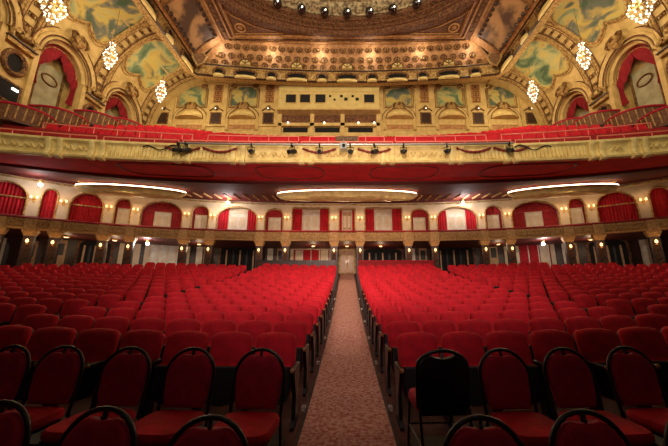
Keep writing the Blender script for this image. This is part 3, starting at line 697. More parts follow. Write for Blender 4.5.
# ------------------------------------------------------------------ upper rear wall features
bayx = [-14.1, -9.4, -4.7, 4.7, 9.4, 14.1]
pil = [-16.5, -11.75, -7.05, 7.05, 11.75, 16.5]
def nmx(x, arr): i = arr.index(x); n = len(arr) // 2; return ['nearest', 'second', 'third'][(i - n) if i >= n else (n - 1 - i)] + ' ' + side(x) + ' of the booth'
for i, x in enumerate(bayx):
    if x != -4.7:
        o = empty('wall_painting', (x, 24, 17.25)); tag(o, 'golden green landscape painting in a shouldered frame, %s' % nmx(x, bayx), 'painting', 'rear wall paintings')
        a = 1.2; out = [(-a, -1.0), (a, -1.0), (a, .7), (a * .75, .8), (a * .7, 1.05), (-a * .7, 1.05), (-a * .75, .8), (-a, .7)]
        MB().plate(out, -.06, -.0).build('canvas', MURALS[i % 4], o)
        MB().tube([(px, -.07, pz) for px, pz in out], .08, 7, True).build('frame', GOLD, o, True); MB().tube([(px * 1.13, -.04, pz * 1.13) for px, pz in out], .035, 5, True).build('outer_line', BRONZE, o)
        b = MB()
        for s in (-1, 1): b.tube([(s * (.95 + .28 * cos(t) * (1 - t / 9)), -.1, .98 + .28 * sin(t) * (1 - t / 9)) for t in [k * .5 for k in range(13)]], .07, 6)
        b.build('scroll', ORN, o, True)
        c = empty('plaster_cartouche', (x, 24, 16.3)); tag(c, 'gilded shell crest above the rear arch, %s' % nmx(x, bayx), 'ornament', 'crests above the rear arches')
        MB().plate(arc_pts(0, 0, .3, .36, 0, 2 * pi, 16)[:-1], -.3, 0, .15, .05).build('medallion', GOLD, c, True)
        b = MB().ball((0, -.35, .02), .14, 8, 5)
        for s in (-1, 1): b.tube([(s * .3, -.15, .3), (s * .5, -.2, .0), (s * .42, -.2, -.3), (s * .75, -.15, -.42)], [.05, .09, .08, .04], 6)
        b.build('scroll', ORN, c, True)
    if x == -4.7: continue
    o = empty('arched_recess', (x, 24, 13.85)); tag(o, 'round arched recess with curved ledge behind the balcony, %s' % nmx(x, bayx), 'alcove', 'rear arched recesses')
    ar = [(-1.3, 0), (1.3, 0)] + arc_pts(0, 1.05, 1.3, 1.15, 0, pi, 20)
    MB().plate(ar, -.04, -.0).build('back_panel', GOLDP, o)
    MB().tube([(px * 1.2, -.06, 1.05 + (pz - 1.05) * 1.2) for px, pz in arc_pts(0, 1.05, 1.3, 1.15, pi, 0, 20)], .035, 5).tube([(px * .95, -.2, 1.05 + (pz - 1.05) * .95) for px, pz in arc_pts(0, 1.05, 1.3, 1.15, pi, 0, 20)], .04, 5).build('arch_outline', BRONZE, o)  # thin bronze lines outlining the arch
    b = MB()
    for q, rr in ((1, .12), (1.1, .07)): b.tube([(-1.3 * q, -.1, 0)] + [(px * q, -.1, 1.05 + (pz - 1.05) * q) for px, pz in arc_pts(0, 1.05, 1.3, 1.15, pi, 0, 20)] + [(1.3 * q, -.1, 0)], rr, 7)
    b.build('archivolt', GOLDP, o, True)
    MB().loft([[(1.2 * cos(a), -.05 - .7 * abs(sin(a)), zz) for a in [pi * k / 16 for k in range(17)]] for zz in (1.1, 1.3)], cap=True).build('curved_ledge', GOLDP, o, True)
    MB().box(-1.15, 1.15, -.06, -.04, .1, .55).build('dark_panel', AMBER, o)
    MB().plate(arc_pts(0, 1.3, 1.05, .7, 0, pi, 16), -.08, -.04, .1, .12).build('shell', CREAMG, o, True)
for x in pil:
    o = empty('lattice_pilaster', (x, 24, 14.2)); tag(o, 'gilt pilaster with three dark rosette squares, %s' % nmx(x, pil), 'pilaster', 'rear wall pilasters')
    MB().box(-.85, .85, -.14, 0, 0, 4.35).build('shaft', GOLDP, o)
    MB().box(-.42, .42, -.17, -.14, 2.35, 4.2).build('panel', AMBER, o)
    for z in (2.65, 3.27, 3.89):
        MB().tube([(-.24, -.18, z - .22), (.24, -.18, z - .22), (.24, -.18, z + .22), (-.24, -.18, z + .22)], .05, 5, True).ball((0, -.19, z), .12, 8, 4).build('rosette', ORN, o)
    MB().box(-.5, .5, -.2, -.14, .2, 1.35).build('window_frame', ORN, o)
    MB().box(-.38, .38, -.22, -.2, .3, 1.25).build('dark_pane', DWOOD, o)
    b = MB().plate(arc_pts(0, 1.78, .2, .24, 0, 2 * pi, 14)[:-1], -.3, -.14, .15, .05); b.tube([(-.6, -.2, 1.5), (-.3, -.22, 1.7), (.3, -.22, 1.7), (.6, -.2, 1.5)], .06, 6); b.build('bust_ornament', ORN, o, True)
    MB().ball((0, -.4, 1.62), .05, 7, 5).build('lamp', GLASSW, o, True)
# projection booth
o = empty('projection_booth', (-1.6, 24, 14.75)); tag(o, 'pale ochre projection booth with dark square windows at the back of the balcony', 'booth')
BW = 4.45
MB().box(-BW, BW, -.8, 0, .75, 3.65).build('housing', BOOTHM, o)
MB().box(-BW - .08, BW + .08, -.92, 0, .6, .78).box(-BW - .05, BW + .05, -.86, 0, 3.6, 3.75).box(-BW + .2, BW - .2, -.84, -.8, 2.4, 2.46).build('moulding', GOLDP, o)
for x in (-3.35, -2.1, -.75, 3.55):
    w_ = MB().box(x - .52, x + .52, -.86, -.8, 1.25, 2.2).build('window_frame', GOLDP, o); MB().box(x - .44, x + .44, -.88, -.86, 1.33, 2.12).build('pane', SCREEN, w_)
b = MB()
for x, z, s in ((.1, 2.0, .1), (.5, 1.65, .1), (1.1, 2.0, .12), (1.5, 1.7, .15), (2.1, 2.0, .11), (2.5, 1.7, .14)): b.box(x - s, x + s, -.82, -.8, z - s, z + s)
b.build('port', DARK, o)
o = empty('balcony_rear_gallery', (-1.6, 24, 13.2)); tag(o, 'low gallery of dark openings and ochre posts under the projection booth', 'gallery')
MB().box(-4.5, 4.5, -.06, 0, 1.2, 2.12).build('dark_panel', BRONZE, o)
MB().box(-4.5, 4.5, -.3, 0, .95, 1.25).box(-4.5, 4.5, -.2, 0, 0, .35).build('beam', GOLDP, o)
for x in (-4.4, -1.5, 1.2, 4.4): MB().box(x - .18, x + .18, -.3, 0, 0, 2.12).build('post', GOLDP, o)
for x in (-3, -.15, 2.8): MB().box(x - 1.1, x + 1.1, -.04, 0, .4, .92).build('opening', DARK, o)
for x in (-3.6, -.4, 2.6, 4.0): MB().ball((x, -.4, 1.2), .08, 7, 5).build('lamp', GLASSW, o)

# ------------------------------------------------------------------ main ceiling
def cor(x): return 22.5 - .006 * x * x     # gentle concave rear cornice
def seg(pts):  # outward normals in plane pointing into the hall
    out = []
    for i, p in enumerate(pts):
        a = pts[max(i - 1, 0)]; b_ = pts[min(i + 1, len(pts) - 1)]
        d = Vector((b_[0] - a[0], b_[1] - a[1])).normalized(); out.append((p, (d.y, -d.x)))
    return out
loop = [(-12.9, 4, 17.6)] + [(-12.9, 4 + 1.0 * i, 17.6) for i in range(1, 18)] + [(x, cor(x), 17.6) for x in [-12.6 + 1.05 * i for i in range(25)]] + [(12.9, 21 - i * 1.0, 17.6) for i in range(0, 18)]
lp = seg(loop)
cr = empty('ceiling_cornice', (0, 22, 17.6)); tag(cr, 'massive gilded cornice band framing the main ceiling above the balcony', 'cornice')
CL = (0, 22, 17.6)
rel(MB(), CL).sweep([(-.5, .0), (.08, .0), (.1, .06), (.0, .1), (.0, .82), (.14, .88), (.2, .94), (.2, 1.1), (-.5, 1.1)], lp).build('band', GOLD, cr, True)
rel(MB(), CL).sweep([(.0, -.06), (.14, -.02), (.12, .06), (0, .1)], lp).build('lower_moulding', DWOOD, cr, True)
rel(MB(), CL).sweep([(.18, .9), (.24, .95), (.24, 1.02), (.18, 1.06)], lp).build('upper_moulding', DWOOD, cr, True)
def cart(x, y, ang, wide, lab):
    o = empty('cornice_cartouche', (x, y, 18.02), ang); tag(o, lab, 'ornament', 'cartouches along the ceiling cornice')
    a, h = (.92, .36) if wide else (.44, .34)
    MB().tube([(a * cos(t), -.12, h * sin(t)) for t in [2 * pi * i / 24 for i in range(24)]], .11, 6, True).build('frame', ORN, o, True)
    MB().plate([(px * .98, pz) for px, pz in arc_pts(0, 0, a, h, 0, 2 * pi, 24)[:-1]], -.06, -.0).build('dark_opening', DARK, o)
    MB().loft([[(a * .95 * cos(t), -.08 - .24 * abs(sin(t)), zz) for t in [pi * k / 14 for k in range(15)]] for zz in (-.50, -.30)]).build('tray', CREAMG, o, True)
    if wide:
        b = MB().tube([(.5 * cos(t), -.5, .62 + .5 * sin(t)) for t in [pi * k / 12 for k in range(13)]], .07, 6)
        for t in (.25, .5, .75): b.tube([(0, -.52, .64), (.42 * cos(pi * t), -.52, .64 + .36 * sin(pi * t))], .04, 5)
        b.build('fan_crest', ORN, o, True); MB().plate([(.46 * cos(t), .62 + .46 * sin(t)) for t in [pi * k / 12 for k in range(13)]], -.48, -.15).build('crest_field', CREAMG, o)
for i in range(-5, 6):
    x = i * 2.17; ang = math.atan(-.012 * x)
    cart(x, cor(x) - .02, ang, i % 2 == 0, '%s gilt cartouche on the rear cornice%s' % ('wide dark-slotted' if i % 2 == 0 else 'round dark-eyed', ' at the middle' if i == 0 else ', %s %s of its middle' % (ORD[abs(i) - 1], side(x))))
for sg in (-1, 1):
    for k in range(5):
        y = 20.4 - 2.45 * k
        cart(sg * 12.88, y, sg * -pi / 2, k % 2 == 0, '%s gilt cartouche on the %s side cornice, %s from the rear corner' % ('long dark-slotted' if k % 2 == 0 else 'round dark-eyed', side(sg), ORD[k]))
# corner shields
for sg in (-1, 1):
    o = empty('corner_shield', (sg * 12.5, 21.1, 18.6), sg * radians(-45)); tag(o, 'large gilded shield at the %s rear corner of the ceiling cornice' % side(sg), 'ornament')
    out = [(-.55, .5), (0, -.75), (.55, .5)]
    MB().tube([(-.6, -.45, .4), (-.4, -.45, -.3), (0, -.45, -.75), (.4, -.45, -.3), (.6, -.45, .4), (.3, -.45, .65), (-.3, -.45, .65)], .09, 7, True).build('rim', GOLD, o, True)
    MB().plate([(-.55, .4), (-.38, -.25), (0, -.65), (.38, -.25), (.55, .4), (0, .6)], -.45, .1).build('field', ORN, o)
# soffit between cornice and upper walls
struct(MB().box(-17.4, 17.4, 22.7, 24.2, 18.6, 18.75).build('ceiling', GOLDP))
# canted cove with coffers
ZC = 20.5
def covept(s, t):
    """s along loop 0..1 : left side, rear, right side; t 0 bottom..1 top"""
    P = [(-12.55, 4, -10.4, 4), (-12.55, 21.15, -10.4, 20.9), (0, 22.15, 0, 21.3), (12.55, 21.15, 10.4, 20.9), (12.55, 4, 10.4, 4)]
    return None
def lin(a, b_, t): return a + (b_ - a) * t
def rear(u, t):
    x = lin(-12.95 + 25.9 * u, -10.75 + 21.5 * u, t); yb = cor(-12.6 + 25.2 * u) - .08; yt = 21.35 - .004 * x * x
    return (x, lin(yb, yt, t) - .25 * sin(pi * t) * -1, lin(18.5, ZC, t) + .0)
def sidec(sg): return lambda u, t: (sg * (lin(12.6, 10.4, t) + .2 * sin(pi * t)), lin(4, lin(21.2, 20.95, t), u), lin(18.5, ZC, t))
struct(MB().grid(rear, 50, 10).build('ceiling', AMBER))
b = MB()
for g_ in range(-3, 3):
  for j in range(5):
    u = .5 + (g_ * 4.2 + .42 + j * .84) / 25.2
    if not .03 < u < .97: continue
    for t in (.2, .5, .8):
        p = Vector(rear(u, t)); p.y -= .05; b.tube([(p.x + .25 * cos(a), p.y - .16 * sin(a) * .3, p.z + .2 * sin(a)) for a in [2 * pi * k / 12 for k in range(12)]], .06, 6, True); b.ball((p.x, p.y, p.z), .12, 7, 4)
o = b.build('coffer_rosettes', ORN, None, True); tag(o, 'three long rows of small dark round rosettes on the amber ceiling cove', 'ornament', None, 'stuff')
SMOKE = mat('aged_figure_fresco', (.50, .27, .11), .7, 0, (.10, .05, .03), .8, .3, 6, detail=6, pos=(.42, .58))
for sg in (-1, 1):
    struct(MB().grid(sidec(sg), 40, 10).build('ceiling', AMBER))
    for k in range(3):
        yc = 18.3 - 5.2 * k
        r = empty('cove_fresco', (sg * 11.6, yc, 19.5)); tag(r, 'smoky brown fresco panel with dark rosette border, %s side cove, %s from the rear' % (side(sg), ORD[k]), 'painting', 'cove frescoes')
        Mi = Matrix.Translation((-sg * 11.6, -yc, -19.5))
        f = sidec(sg)
        def q(u, v, f=f, yc=yc, off=.08):
            y = yc + (u - .5) * 4.0; p = f((y - 4) / 17.1, .12 + .76 * v); return (p[0] - sg * off, y, p[2] - off * .6)
        MB(Mi).grid(q, 16, 6).build('canvas', SMOKE, r)
        MB(Mi).tube([q(0, 0), q(.5, 0), q(1, 0), q(1, .5), q(1, 1), q(.5, 1), q(0, 1), q(0, .5)], .08, 6, True).build('frame', ORN, r, True)
        b = MB(Mi)
        for kk in range(9):
            p = q((kk + .5) / 9, .04); b.ball(p, .17, 7, 4); p = q((kk + .5) / 9, .96); b.ball(p, .17, 7, 4)
        b.build('rosette', DWOOD, r)
# ceiling plane with oval opening
A0, B0, CY = 10.0, 5.5, 14.8
def ell(k, z, N=96, da=0, db=0): return [((A0 * k + da) * cos(2 * pi * i / N), CY + (B0 * k + db) * sin(2 * pi * i / N), z) for i in range(N)]
def plane_pt(u, v):
    a = 2 * pi * u; ex, ey = A0 * cos(a), B0 * sin(a)
    # outer rectangle
    c_, s_ = cos(a), sin(a); tx = 10.5 / max(abs(c_), 1e-6); ty = ((21.4 - CY) if s_ > 0 else (CY - 4)) / max(abs(s_) * 1.0, 1e-6); t = min(tx, ty)
    ox, oy = c_ * t, s_ * t
    return (lin(ex, ox, v), CY + lin(ey, oy, v), ZC)
struct(MB().grid(plane_pt, 192, 4).build('ceiling', BRONZE))
struct(MB().box(-12.7, 12.7, -3, 4, ZC, ZC + .2).build('ceiling', BRONZE))
def rect_ring(b, hx, y1, y0, w_, z0, z1):
    b.box(-hx, hx, y1 - w_, y1, z0, z1); b.box(-hx, -hx + w_, y0, y1 - w_, z0, z1); b.box(hx - w_, hx, y0, y1 - w_, z0, z1)
b = MB(); rect_ring(b, 10.45, 21.25, 4, .16, ZC - .12, ZC); rect_ring(b, 9.75, 20.75, 4, .12, ZC - .1, ZC + .01); rect_ring(b, 9.35, 20.55, 4, .1, ZC - .16, ZC + .01)
struct(b.build('trim_8', AMBER))
b = MB()
for i in range(50): b.box(-9.9 + i * .4, -9.7 + i * .4, 20.85, 21.0, ZC - .08, ZC)
for sg in (-1, 1):
    for i in range(40): b.box(*sorted((sg * 9.95, sg * 10.15)), 4.5 + i * .4, 4.7 + i * .4, ZC - .08, ZC)
struct(b.build('trim_9', ORN))
# spandrel medallions
for sg in (-1, 1):
    o = empty('spandrel_medallion', (sg * 8.55, 19.75, ZC)); tag(o, 'bronze triangular corner panel with a round medallion, %s rear corner of the dome' % side(sg), 'ornament', 'dome corner medallions')
    MB(Matrix.Rotation(pi / 2, 4, 'X')).tube([(.42 * cos(a), -.0 + .42 * sin(a), .06) for a in [2 * pi * i / 20 for i in range(20)]], .06, 6, True).build('ring', AMBER, o, True)
    bb = MB()
    bb.tube([(.38 * cos(a), .38 * sin(a), -.05) for a in [2 * pi * i / 20 for i in range(20)]], .07, 6, True); bb.ball((0, 0, -.03), .22, 10, 4, .4)
    bb.tube([(.65 * -sg * -1, .55, -.04), (-sg * 3.4, .55, -.04), (-sg * 1.2, -.1, -.04), (sg * .3, -1.1, -.04), (sg * .65, -1.6, -.04)], .05, 5, True)
    bb.build('relief', AMBER, o, True)
    for ch in kids(o):
        if ch.name.startswith('ring'): bpy.data.objects.remove(ch)
# dome rings
DB = [(1.06, ZC - .02), (1.05, ZC - .16), (1.0, ZC - .2), (.985, ZC - .05), (.975, ZC + .1)]
b = MB(); b.loft([ell(k, z) for k, z in DB], cap=False); struct(b.build('trim_10', BRONZE, None, True))
b = MB(); b.loft([ell(k, z) for k, z in [(.975, ZC + .1), (.95, ZC + .12), (.945, ZC + .3), (.91, ZC + .34), (.905, ZC + .5), (.87, ZC + .55), (.86, ZC + .75)]], cap=False); struct(b.build('trim_11', BRONZE, None, True))
b = MB(); b.loft([ell(k, z) for k, z in [(.86, ZC + .75), (.83, ZC + .72), (.82, ZC + .85), (.72, ZC + 1.0), (.70, ZC + 1.2)]], cap=False); struct(b.build('trim_12', DOMEP, None, True))
b = MB(); b.loft([ell(.70 * cos(t), ZC + 1.2 + 3.0 * sin(t)) for t in [pi / 2 * i / 10 for i in range(10)]], cap=True); struct(b.build('ceiling', DOMEP, None, True))
b = MB()
for k, z, n_, r_ in ((1.02, ZC - .2, 150, .06), (.93, ZC + .3, 120, .09), (.89, ZC + .48, 110, .09)):
    for i in range(n_):
        a = 2 * pi * i / n_
        if sin(a) > 0: b.ball((A0 * k * cos(a), CY + B0 * k * sin(a), z - .02), r_, 6, 4)
struct(b.build('trim_13', ORN))
# globes round the dome
g0 = empty('dome_globe'); MB().ball((0, 0, 0), .34, 16, 10).build('globe', GLOBE, g0, True); MB().lathe([(.1, .2), (.16, .3), (.12, .4)], seg=10).build('cap', GOLD, g0); MB().ball((.1, -.30, -.14), .06, 8, 5).build('lamp', GLASSW, g0, True)
snap = snapshot(g0)
for i in range(11):
    x = (i - 5) * 1.75; y = CY + 4.2 * sqrt(max(0, 1 - (x / 9.0) ** 2)); o = g0 if i == 0 else copy_tree(g0, snap); o.location = (x, y, ZC + .62)
    tag(o, 'dark shiny globe under the dome rim, %s' % ('the middle one' if i == 5 else '%s %s of the middle one' % (ORD[abs(i - 5) - 1], side(x))), 'globe', 'globes round the dome')
# cove uplights
for i, x in enumerate((-10.6, -6.4, -2.2, 2.0, 6.2, 10.4)):
    y = cor(x) - 1.15
    o = empty('cove_uplight', (x, y, 18.62)); tag(o, 'small uplight making a bright spot on the amber cove, %s of six from the left' % ('first' if i == 0 else ORD[i]), 'uplight', 'cove uplights')
    MB().lathe([(.1, 0), (.1, .12), (.06, .2)], seg=10).build('housing', GOLD, o); MB().ball((0, 0, .2), .05, 8, 5).build('lamp', GLASSW, o)
    light('POINT', (x, y + .12, 19.55), 42, (1, .93, .8), .05)
    MB().tube([(0, 0, .2), (0, .0, .9)], .012, 5).build('stem', GOLD, o)

# ------------------------------------------------------------------ chandeliers
def chand():
    r = empty('crystal_chandelier')
    MB().tube([(0, 0, .9), (0, 0, 3.3)], .018, 6).build('chain', DWOOD, r)
    MB().lathe([(.02, -.95), (.06, -.8), (.03, -.5), (.05, -.1), (.03, .4), (.07, .8), (.02, .92)], seg=8).build('stem', GOLD, r, True)
    for z, rr, n in ((-.85, .14, 5), (-.62, .32, 8), (-.36, .48, 10), (-.08, .64, 12), (.2, .5, 9), (.48, .22, 6), (.74, .26, 6)):
        t = MB().tube([(rr * .9 * cos(2 * pi * i / 24), rr * .9 * sin(2 * pi * i / 24), z - .06) for i in range(24)], .015, 5, True)
        for i in range(n):
            a = 2 * pi * i / n; t.tube([(.03 * cos(a), .03 * sin(a), z - .1), (rr * .9 * cos(a), rr * .9 * sin(a), z - .06)], .008, 4)
        tt = t.build('tier', GOLD, r)
        b = MB()
        for i in range(n):
            a = 2 * pi * i / n + z * 3; b.ball((rr * cos(a), rr * sin(a), z + .03), .052, 8, 5, .7)
        b.build('lamps', GLASSW, tt, True)
    return r
ch = chand(); snap = snapshot(ch); k = 0
for (x, y, z, ln) in ((14.4, 11.9, 13.55, 'nearest the stage'), (14.5, 15.5, 14.0, 'between the big and small arches'), (14.4, 20.2, 15.0, 'by the rear corner')):
    for sg in (-1, 1):
        o = ch if k == 0 else copy_tree(ch, snap); o.location = (sg * x, y, z)
        o.scale = (.53, .53, 1.08) if y > 12.5 else (.74, .74, 1.05)
        tag(o, 'lit crystal chandelier hanging on the %s side %s' % (side(sg), ln), 'chandelier', 'side chandeliers'); k += 1
        light('POINT', (sg * (x - .9), y, z), 230, (1, .82, .52), .35)
# bare bright lamps
for (x, y, z, p, lab) in ((-8.2, 19.7, 5.85, 90, 'white bulb glaring at the top of the left wide mezzanine arch'), (8.0, 19.7, 5.85, 90, 'white bulb glaring at the top of the right wide mezzanine arch'), (-16.9, 15.5, 5.65, 40, 'white bulb glaring above the far left mezzanine curtains'),
                          (-12.2, 18.0, 2.75, 25, 'white bulb glaring in the cream bay under the left mezzanine'), (12.0, 18.0, 2.75, 25, 'white bulb glaring before the red curtained bay under the right mezzanine')):
    o = empty('bare_bulb_lamp', (x, y, z)); tag(o, lab, 'lamp', 'bare white bulbs')
    MB().ball((0, 0, 0), .085, 12, 8).build('bulb', BRIGHT, o, True); MB().lathe([(.07, .06), (.1, .12), (.1, .3)], seg=10).build('socket', GOLD, o)
    light('POINT', (x, y - .25, z - .12), p, (1, .93, .9), .1)
for i, (x, lab) in enumerate(((-2.3, 'over the red and cream window'), (0, 'over the centre doorway'), (2.3, 'over the dark opening right of centre'), (-9.7, 'over the tan doors at the left'), (9.9, 'over the tan doors at the right'), (-15.9, 'near the far left piers'), (-14, 'over the third bay at far left'), (14.5, 'near the far right piers'))):
    y = mezf(x) + 1.6; o = empty('ceiling_spotlight', (x, y, 2.98)); tag(o, 'small flush lamp under the mezzanine %s' % lab, 'ceiling light', 'flush lamps under the mezzanine')
    MB().lathe([(.16, 0), (.16, -.05), (.12, -.08)], seg=12).build('rim', GOLD, o); MB().lathe([(.1, -.075), (.1, -.09)], seg=12).build('diffuser', BULB, o)
    light('POINT', (x, y, 2.6), 16, (1, .72, .42), .1)

# ------------------------------------------------------------------ theatre seats
def seat_proto():
    r = empty('theatre_seat')
    hw = .250; o = []
    o += [(-hw + .015, .36), (hw - .015, .36), (hw, .60)]
    o += [(hw - .085 + .085 * cos(a), .885 + .085 * sin(a)) for a in [pi / 2 * i / 6 for i in range(7)]]
    o += [(x, .97 + .018 * (1 - (x / .16) ** 2)) for x in (.1, 0, -.1)]
    o += [(-hw + .085 - .085 * sin(a), .885 + .085 * cos(a)) for a in [pi / 2 * i / 6 for i in range(7)]]
    o += [(-hw, .60)]
    R = Matrix.Translation((0, .10, .45)) @ Matrix.Rotation(radians(-13), 4, 'X') @ Matrix.Translation((0, 0, -.45))
    MB(R).plate(o, -.05, .045, .13, .03).build('backrest', VELVET, r, True)
    MB(R).plate([(x * .97, .36 + (z - .36) * .985) for x, z in o], .046, .062).build('back_shell', BLACKP, r)
    # seat folded up
    s = [(-.22, .62), (-.235, .40)] + [(-.15 * cos(a) * 1.5, .34 - .13 * sin(a)) for a in [pi * i / 10 for i in range(1, 10)]] + [(.235, .40), (.22, .62)]
    s = s[::-1]
    R2 = Matrix.Translation((0, -.02, .2)) @ Matrix.Rotation(radians(-6), 4, 'X') @ Matrix.Translation((0, 0, -.2))
    MB(R2).plate(s, -.02, .07, .06, .01).build('seat', VELVET, r, True)
    pan = MB(R2).plate([(x * 1.0, z) for x, z in s], -.06, -.021, .04, .01)
    for i in range(9): pan.box(-.19 + i * .047, -.17 + i * .047, -.076, -.06, .28, .60)
    pan.build('seat_pan', BLACKP, r)
    return r
def standard(x, name='armrest'):
    b = MB().box(x - .022, x + .022, -.17, .12, .02, .56)
    b = MB()
    b.loft([[(x - .022, y0, z), (x + .022, y0, z), (x + .022, y1, z), (x - .022, y1, z)] for y0, y1, z in ((-.12, .2, 0), (-.12, .2, .03), (-.05, .10, .08), (-.04, .10, .32), (-.15, .14, .5), (-.2, .16, .60), (-.2, .16, .615))])
    return b
def armrest(x):
    return MB().loft([[(x - .028 * k, y, .615 + dz) for k, dz in ((-1, 0), (1, 0), (.9, .025), (0, .035), (-.9, .025))] for y in (-.235, -.2, .0, .14)])
SP = seat_proto()
def armtip(x): return MB().ball((x, -.235, .628), .026, 8, 5, 1.1)
standard(.28).build('standard', BLACK, SP); A_ = armrest(.28).build('armrest', BLACKP, SP, True); armtip(.28).build('armrest_tip', WOODTIP, A_, True)
snapR = snapshot(SP)
def mk(nm, fn, m, sm): o = fn.build(nm, m, None, sm); return o
stdL = standard(-.28).build('standard', BLACK); armL = armrest(-.28).build('armrest', BLACKP, None, True); tipL = armtip(-.28).build('armrest_tip', WOODTIP, None, True)
seats = []
for k in range(16):
    y0 = 3.87 - .12 + .93 * k
    for sg in (-1, 1):
        for i in range(8):
            seats.append((sg * (.88 + .56 * i), y0, k, 'c', i, sg))
        n = 18
        for i in range(n):
            x = 5.95 + .56 * i; y = y0 - .03 * (x - 6) - .004 * (x - 6) ** 2
            if x < 17.5 and y < mezf(x) - .75: seats.append((sg * x, y, k, 's', i, sg))
def inview(x, y, z):
    d = y * .9755 + z * .2198; return abs(297 * x / d - (-13)) < 334 + 40 if d > 0 else False
vis = [s for s in seats if inview(s[0], s[1], fl(s[0], s[1]) + .9)]
vis.sort(key=lambda s: s[1] * .9755 + .2198 * fl(s[0], s[1]))
near, far = vis[:300], vis[300:]
ROWN = ['front', 'second', 'third', 'fourth', 'fifth', 'sixth', 'seventh', 'eighth', 'ninth', 'tenth', 'eleventh', 'twelfth', 'thirteenth', 'fourteenth', 'fifteenth', 'sixteenth']
for n, (x, y, k, blk, i, sg) in enumerate(near):
    o = SP if n == 0 else copy_tree(SP, snapR)
    if n == 0: snapR = [(c_, s_) for c_, s_ in snapR]
    o.location = (x, y, fl(x, y)); rz = 0 if blk == 'c' else -math.atan(.03 + .008 * (abs(x) - 6)) * sg * -1
    o.rotation_euler = (0, 0, -rz if False else rz)
    if i == 0 and True:
        if sg > 0 or True:
            for src in (stdL, armL):
                d = src.copy(); C.objects.link(d); d.parent = o
            t_ = tipL.copy(); C.objects.link(t_); t_.parent = d
    if blk == 'c': lab = 'red velvet folding seat, %s %s of the centre aisle in the %s fixed row' % (ORD[i], side(sg), ROWN[k])
    else: lab = 'red velvet folding seat, %s beyond the %s side aisle in the %s fixed row' % (ORD[i], side(sg), ROWN[k])
    tag(o, lab, 'theatre seat', 'red velvet seats of the stalls')
for o in (stdL, armL, tipL): bpy.data.objects.remove(o)
fb = MB(); fdk = MB()
tmpl = []
for (x, y, k, blk, i, sg) in far:
    M = Matrix.Translation((x, y, fl(x, y))) @ Matrix.Rotation(0 if blk == 'c' else math.atan(.03 + .008 * (abs(x) - 6)) * sg, 4, 'Z')
    fb.M = M
    fb.loft([[(-.24, -.0, .36), (.24, -.0, .36), (.24, .1, .36), (-.24, .1, .36)], [(-.262, .10, .84), (.262, .10, .84), (.262, .19, .84), (-.262, .19, .84)], [(-.21, .12, .93), (.21, .12, .93), (.21, .21, .93), (-.21, .21, .93)], [(-.15, .13, .965), (.15, .13, .965), (.15, .21, .965), (-.15, .21, .965)]])
    fb.box(-.22, .22, -.1, -.02, .24, .6)
    fdk.M = M; fdk.box(.26, .30, -.15, .1, 0, .62)
    if i == 0: fdk.box(-.30, -.26, -.15, .1, 0, .62)
r = empty('rear_theatre_seats', (0, 15, fl(0, 15))); tag(r, 'dense rear rows of red velvet seats of the stalls below the mezzanine', 'theatre seats', None, 'stuff')
for b, nm, m in ((fb, 'seats', VELVET), (fdk, 'standards', BLACKP)):
    o = b.build(nm, m, r); o.location = (0, -15, -fl(0, 15)); o['kind'] = 'stuff'
# partition behind the last row
for sg in (-1, 1):
    o = empty('rear_partition', (sg * 3, 18.2, fl(3, 18.2))); tag(o, 'low %s wall behind the last rows of seats, %s of the centre aisle' % ('dark red', side(sg)), 'partition')
    MB().box(-2.3, 2.3, 0, .08, 0, 1.12).build('wall_panel', REDWALL if sg > 0 else DWOOD, o); MB().box(-2.32, 2.32, -.02, .1, 1.12, 1.17).build('cap', VELVET_D if sg > 0 else BLACK, o)

# aisle lights and small end fittings
for k in range(6):
    for sg in (-1, 1):
        y = 3.8 + .93 * k * 2 + .35
        o = empty('aisle_step_light', (sg * .545, y, fl(0, y) + .002)); tag(o, 'small metal floor light beside the centre carpet on the %s, %s from the front' % (side(sg), ORD[k]), 'floor light', 'aisle floor lights')
        MB().box(-.025, .025, -.05, .05, 0, .05).build('housing', STEEL, o); MB().box(-.018, .018, -.053, -.05, .015, .035).build('lens', CREAM, o)

# ------------------------------------------------------------------ front platform and banquet chairs
def plz(y): return -1.75 + .15 * y
for sg in (-1, 1):
    x0, x1 = sorted((sg * .56, sg * 6))
    b = MB().loft([[(x0, y, fl(0, y) - .02 - .0), (x1, y, fl(0, y) - .02), (x1, y, plz(y)), (x0, y, plz(y))] for y in (-.5, 3.06)])
    x0, x1 = sorted((sg * 1.2, sg * 6)); b.loft([[(x0, y, fl(0, y) - .02), (x1, y, fl(0, y) - .02), (x1, y, plz(3.0)), (x0, y, plz(3.0))] for y in (3.06, 3.3)])
    o = b.build('seating_platform', PLATF); tag(o, 'black raised platform under the banquet chairs %s of the aisle' % side(sg), 'platform')
    # white letters of the row marker
    mk_ = empty('row_marker', (sg * .68, 2.82, plz(2.82)), 0); tag(mk_, 'white row letters painted on the black platform edge %s of the aisle' % side(sg), 'marking')
    b = MB()
    for j in (0, 1):
        ox = -.045 + j * .065
        b.tube([(ox - .024, -.05, .006), (ox, .05, .006), (ox + .024, -.05, .006)], .006, 5).tube([(ox - .014, -.01, .006), (ox + .014, -.01, .006)], .006, 5)
    b.build('letters', mat('white_paint_' + side(sg), (.8, .78, .7), .6), mk_)
def hoop(hw, z0, zc, rz, n=14):
    return [(-hw * .96, z0), (-hw, (z0 + zc) / 2), (-hw, zc)] + [(-hw * cos(pi * i / n), zc + rz * sin(pi * i / n)) for i in range(1, n)] + [(hw, zc), (hw, (z0 + zc) / 2), (hw * .96, z0)]
RB = Matrix.Translation((0, .2, .45)) @ Matrix.Rotation(radians(-10), 4, 'X') @ Matrix.Translation((0, 0, -.45))
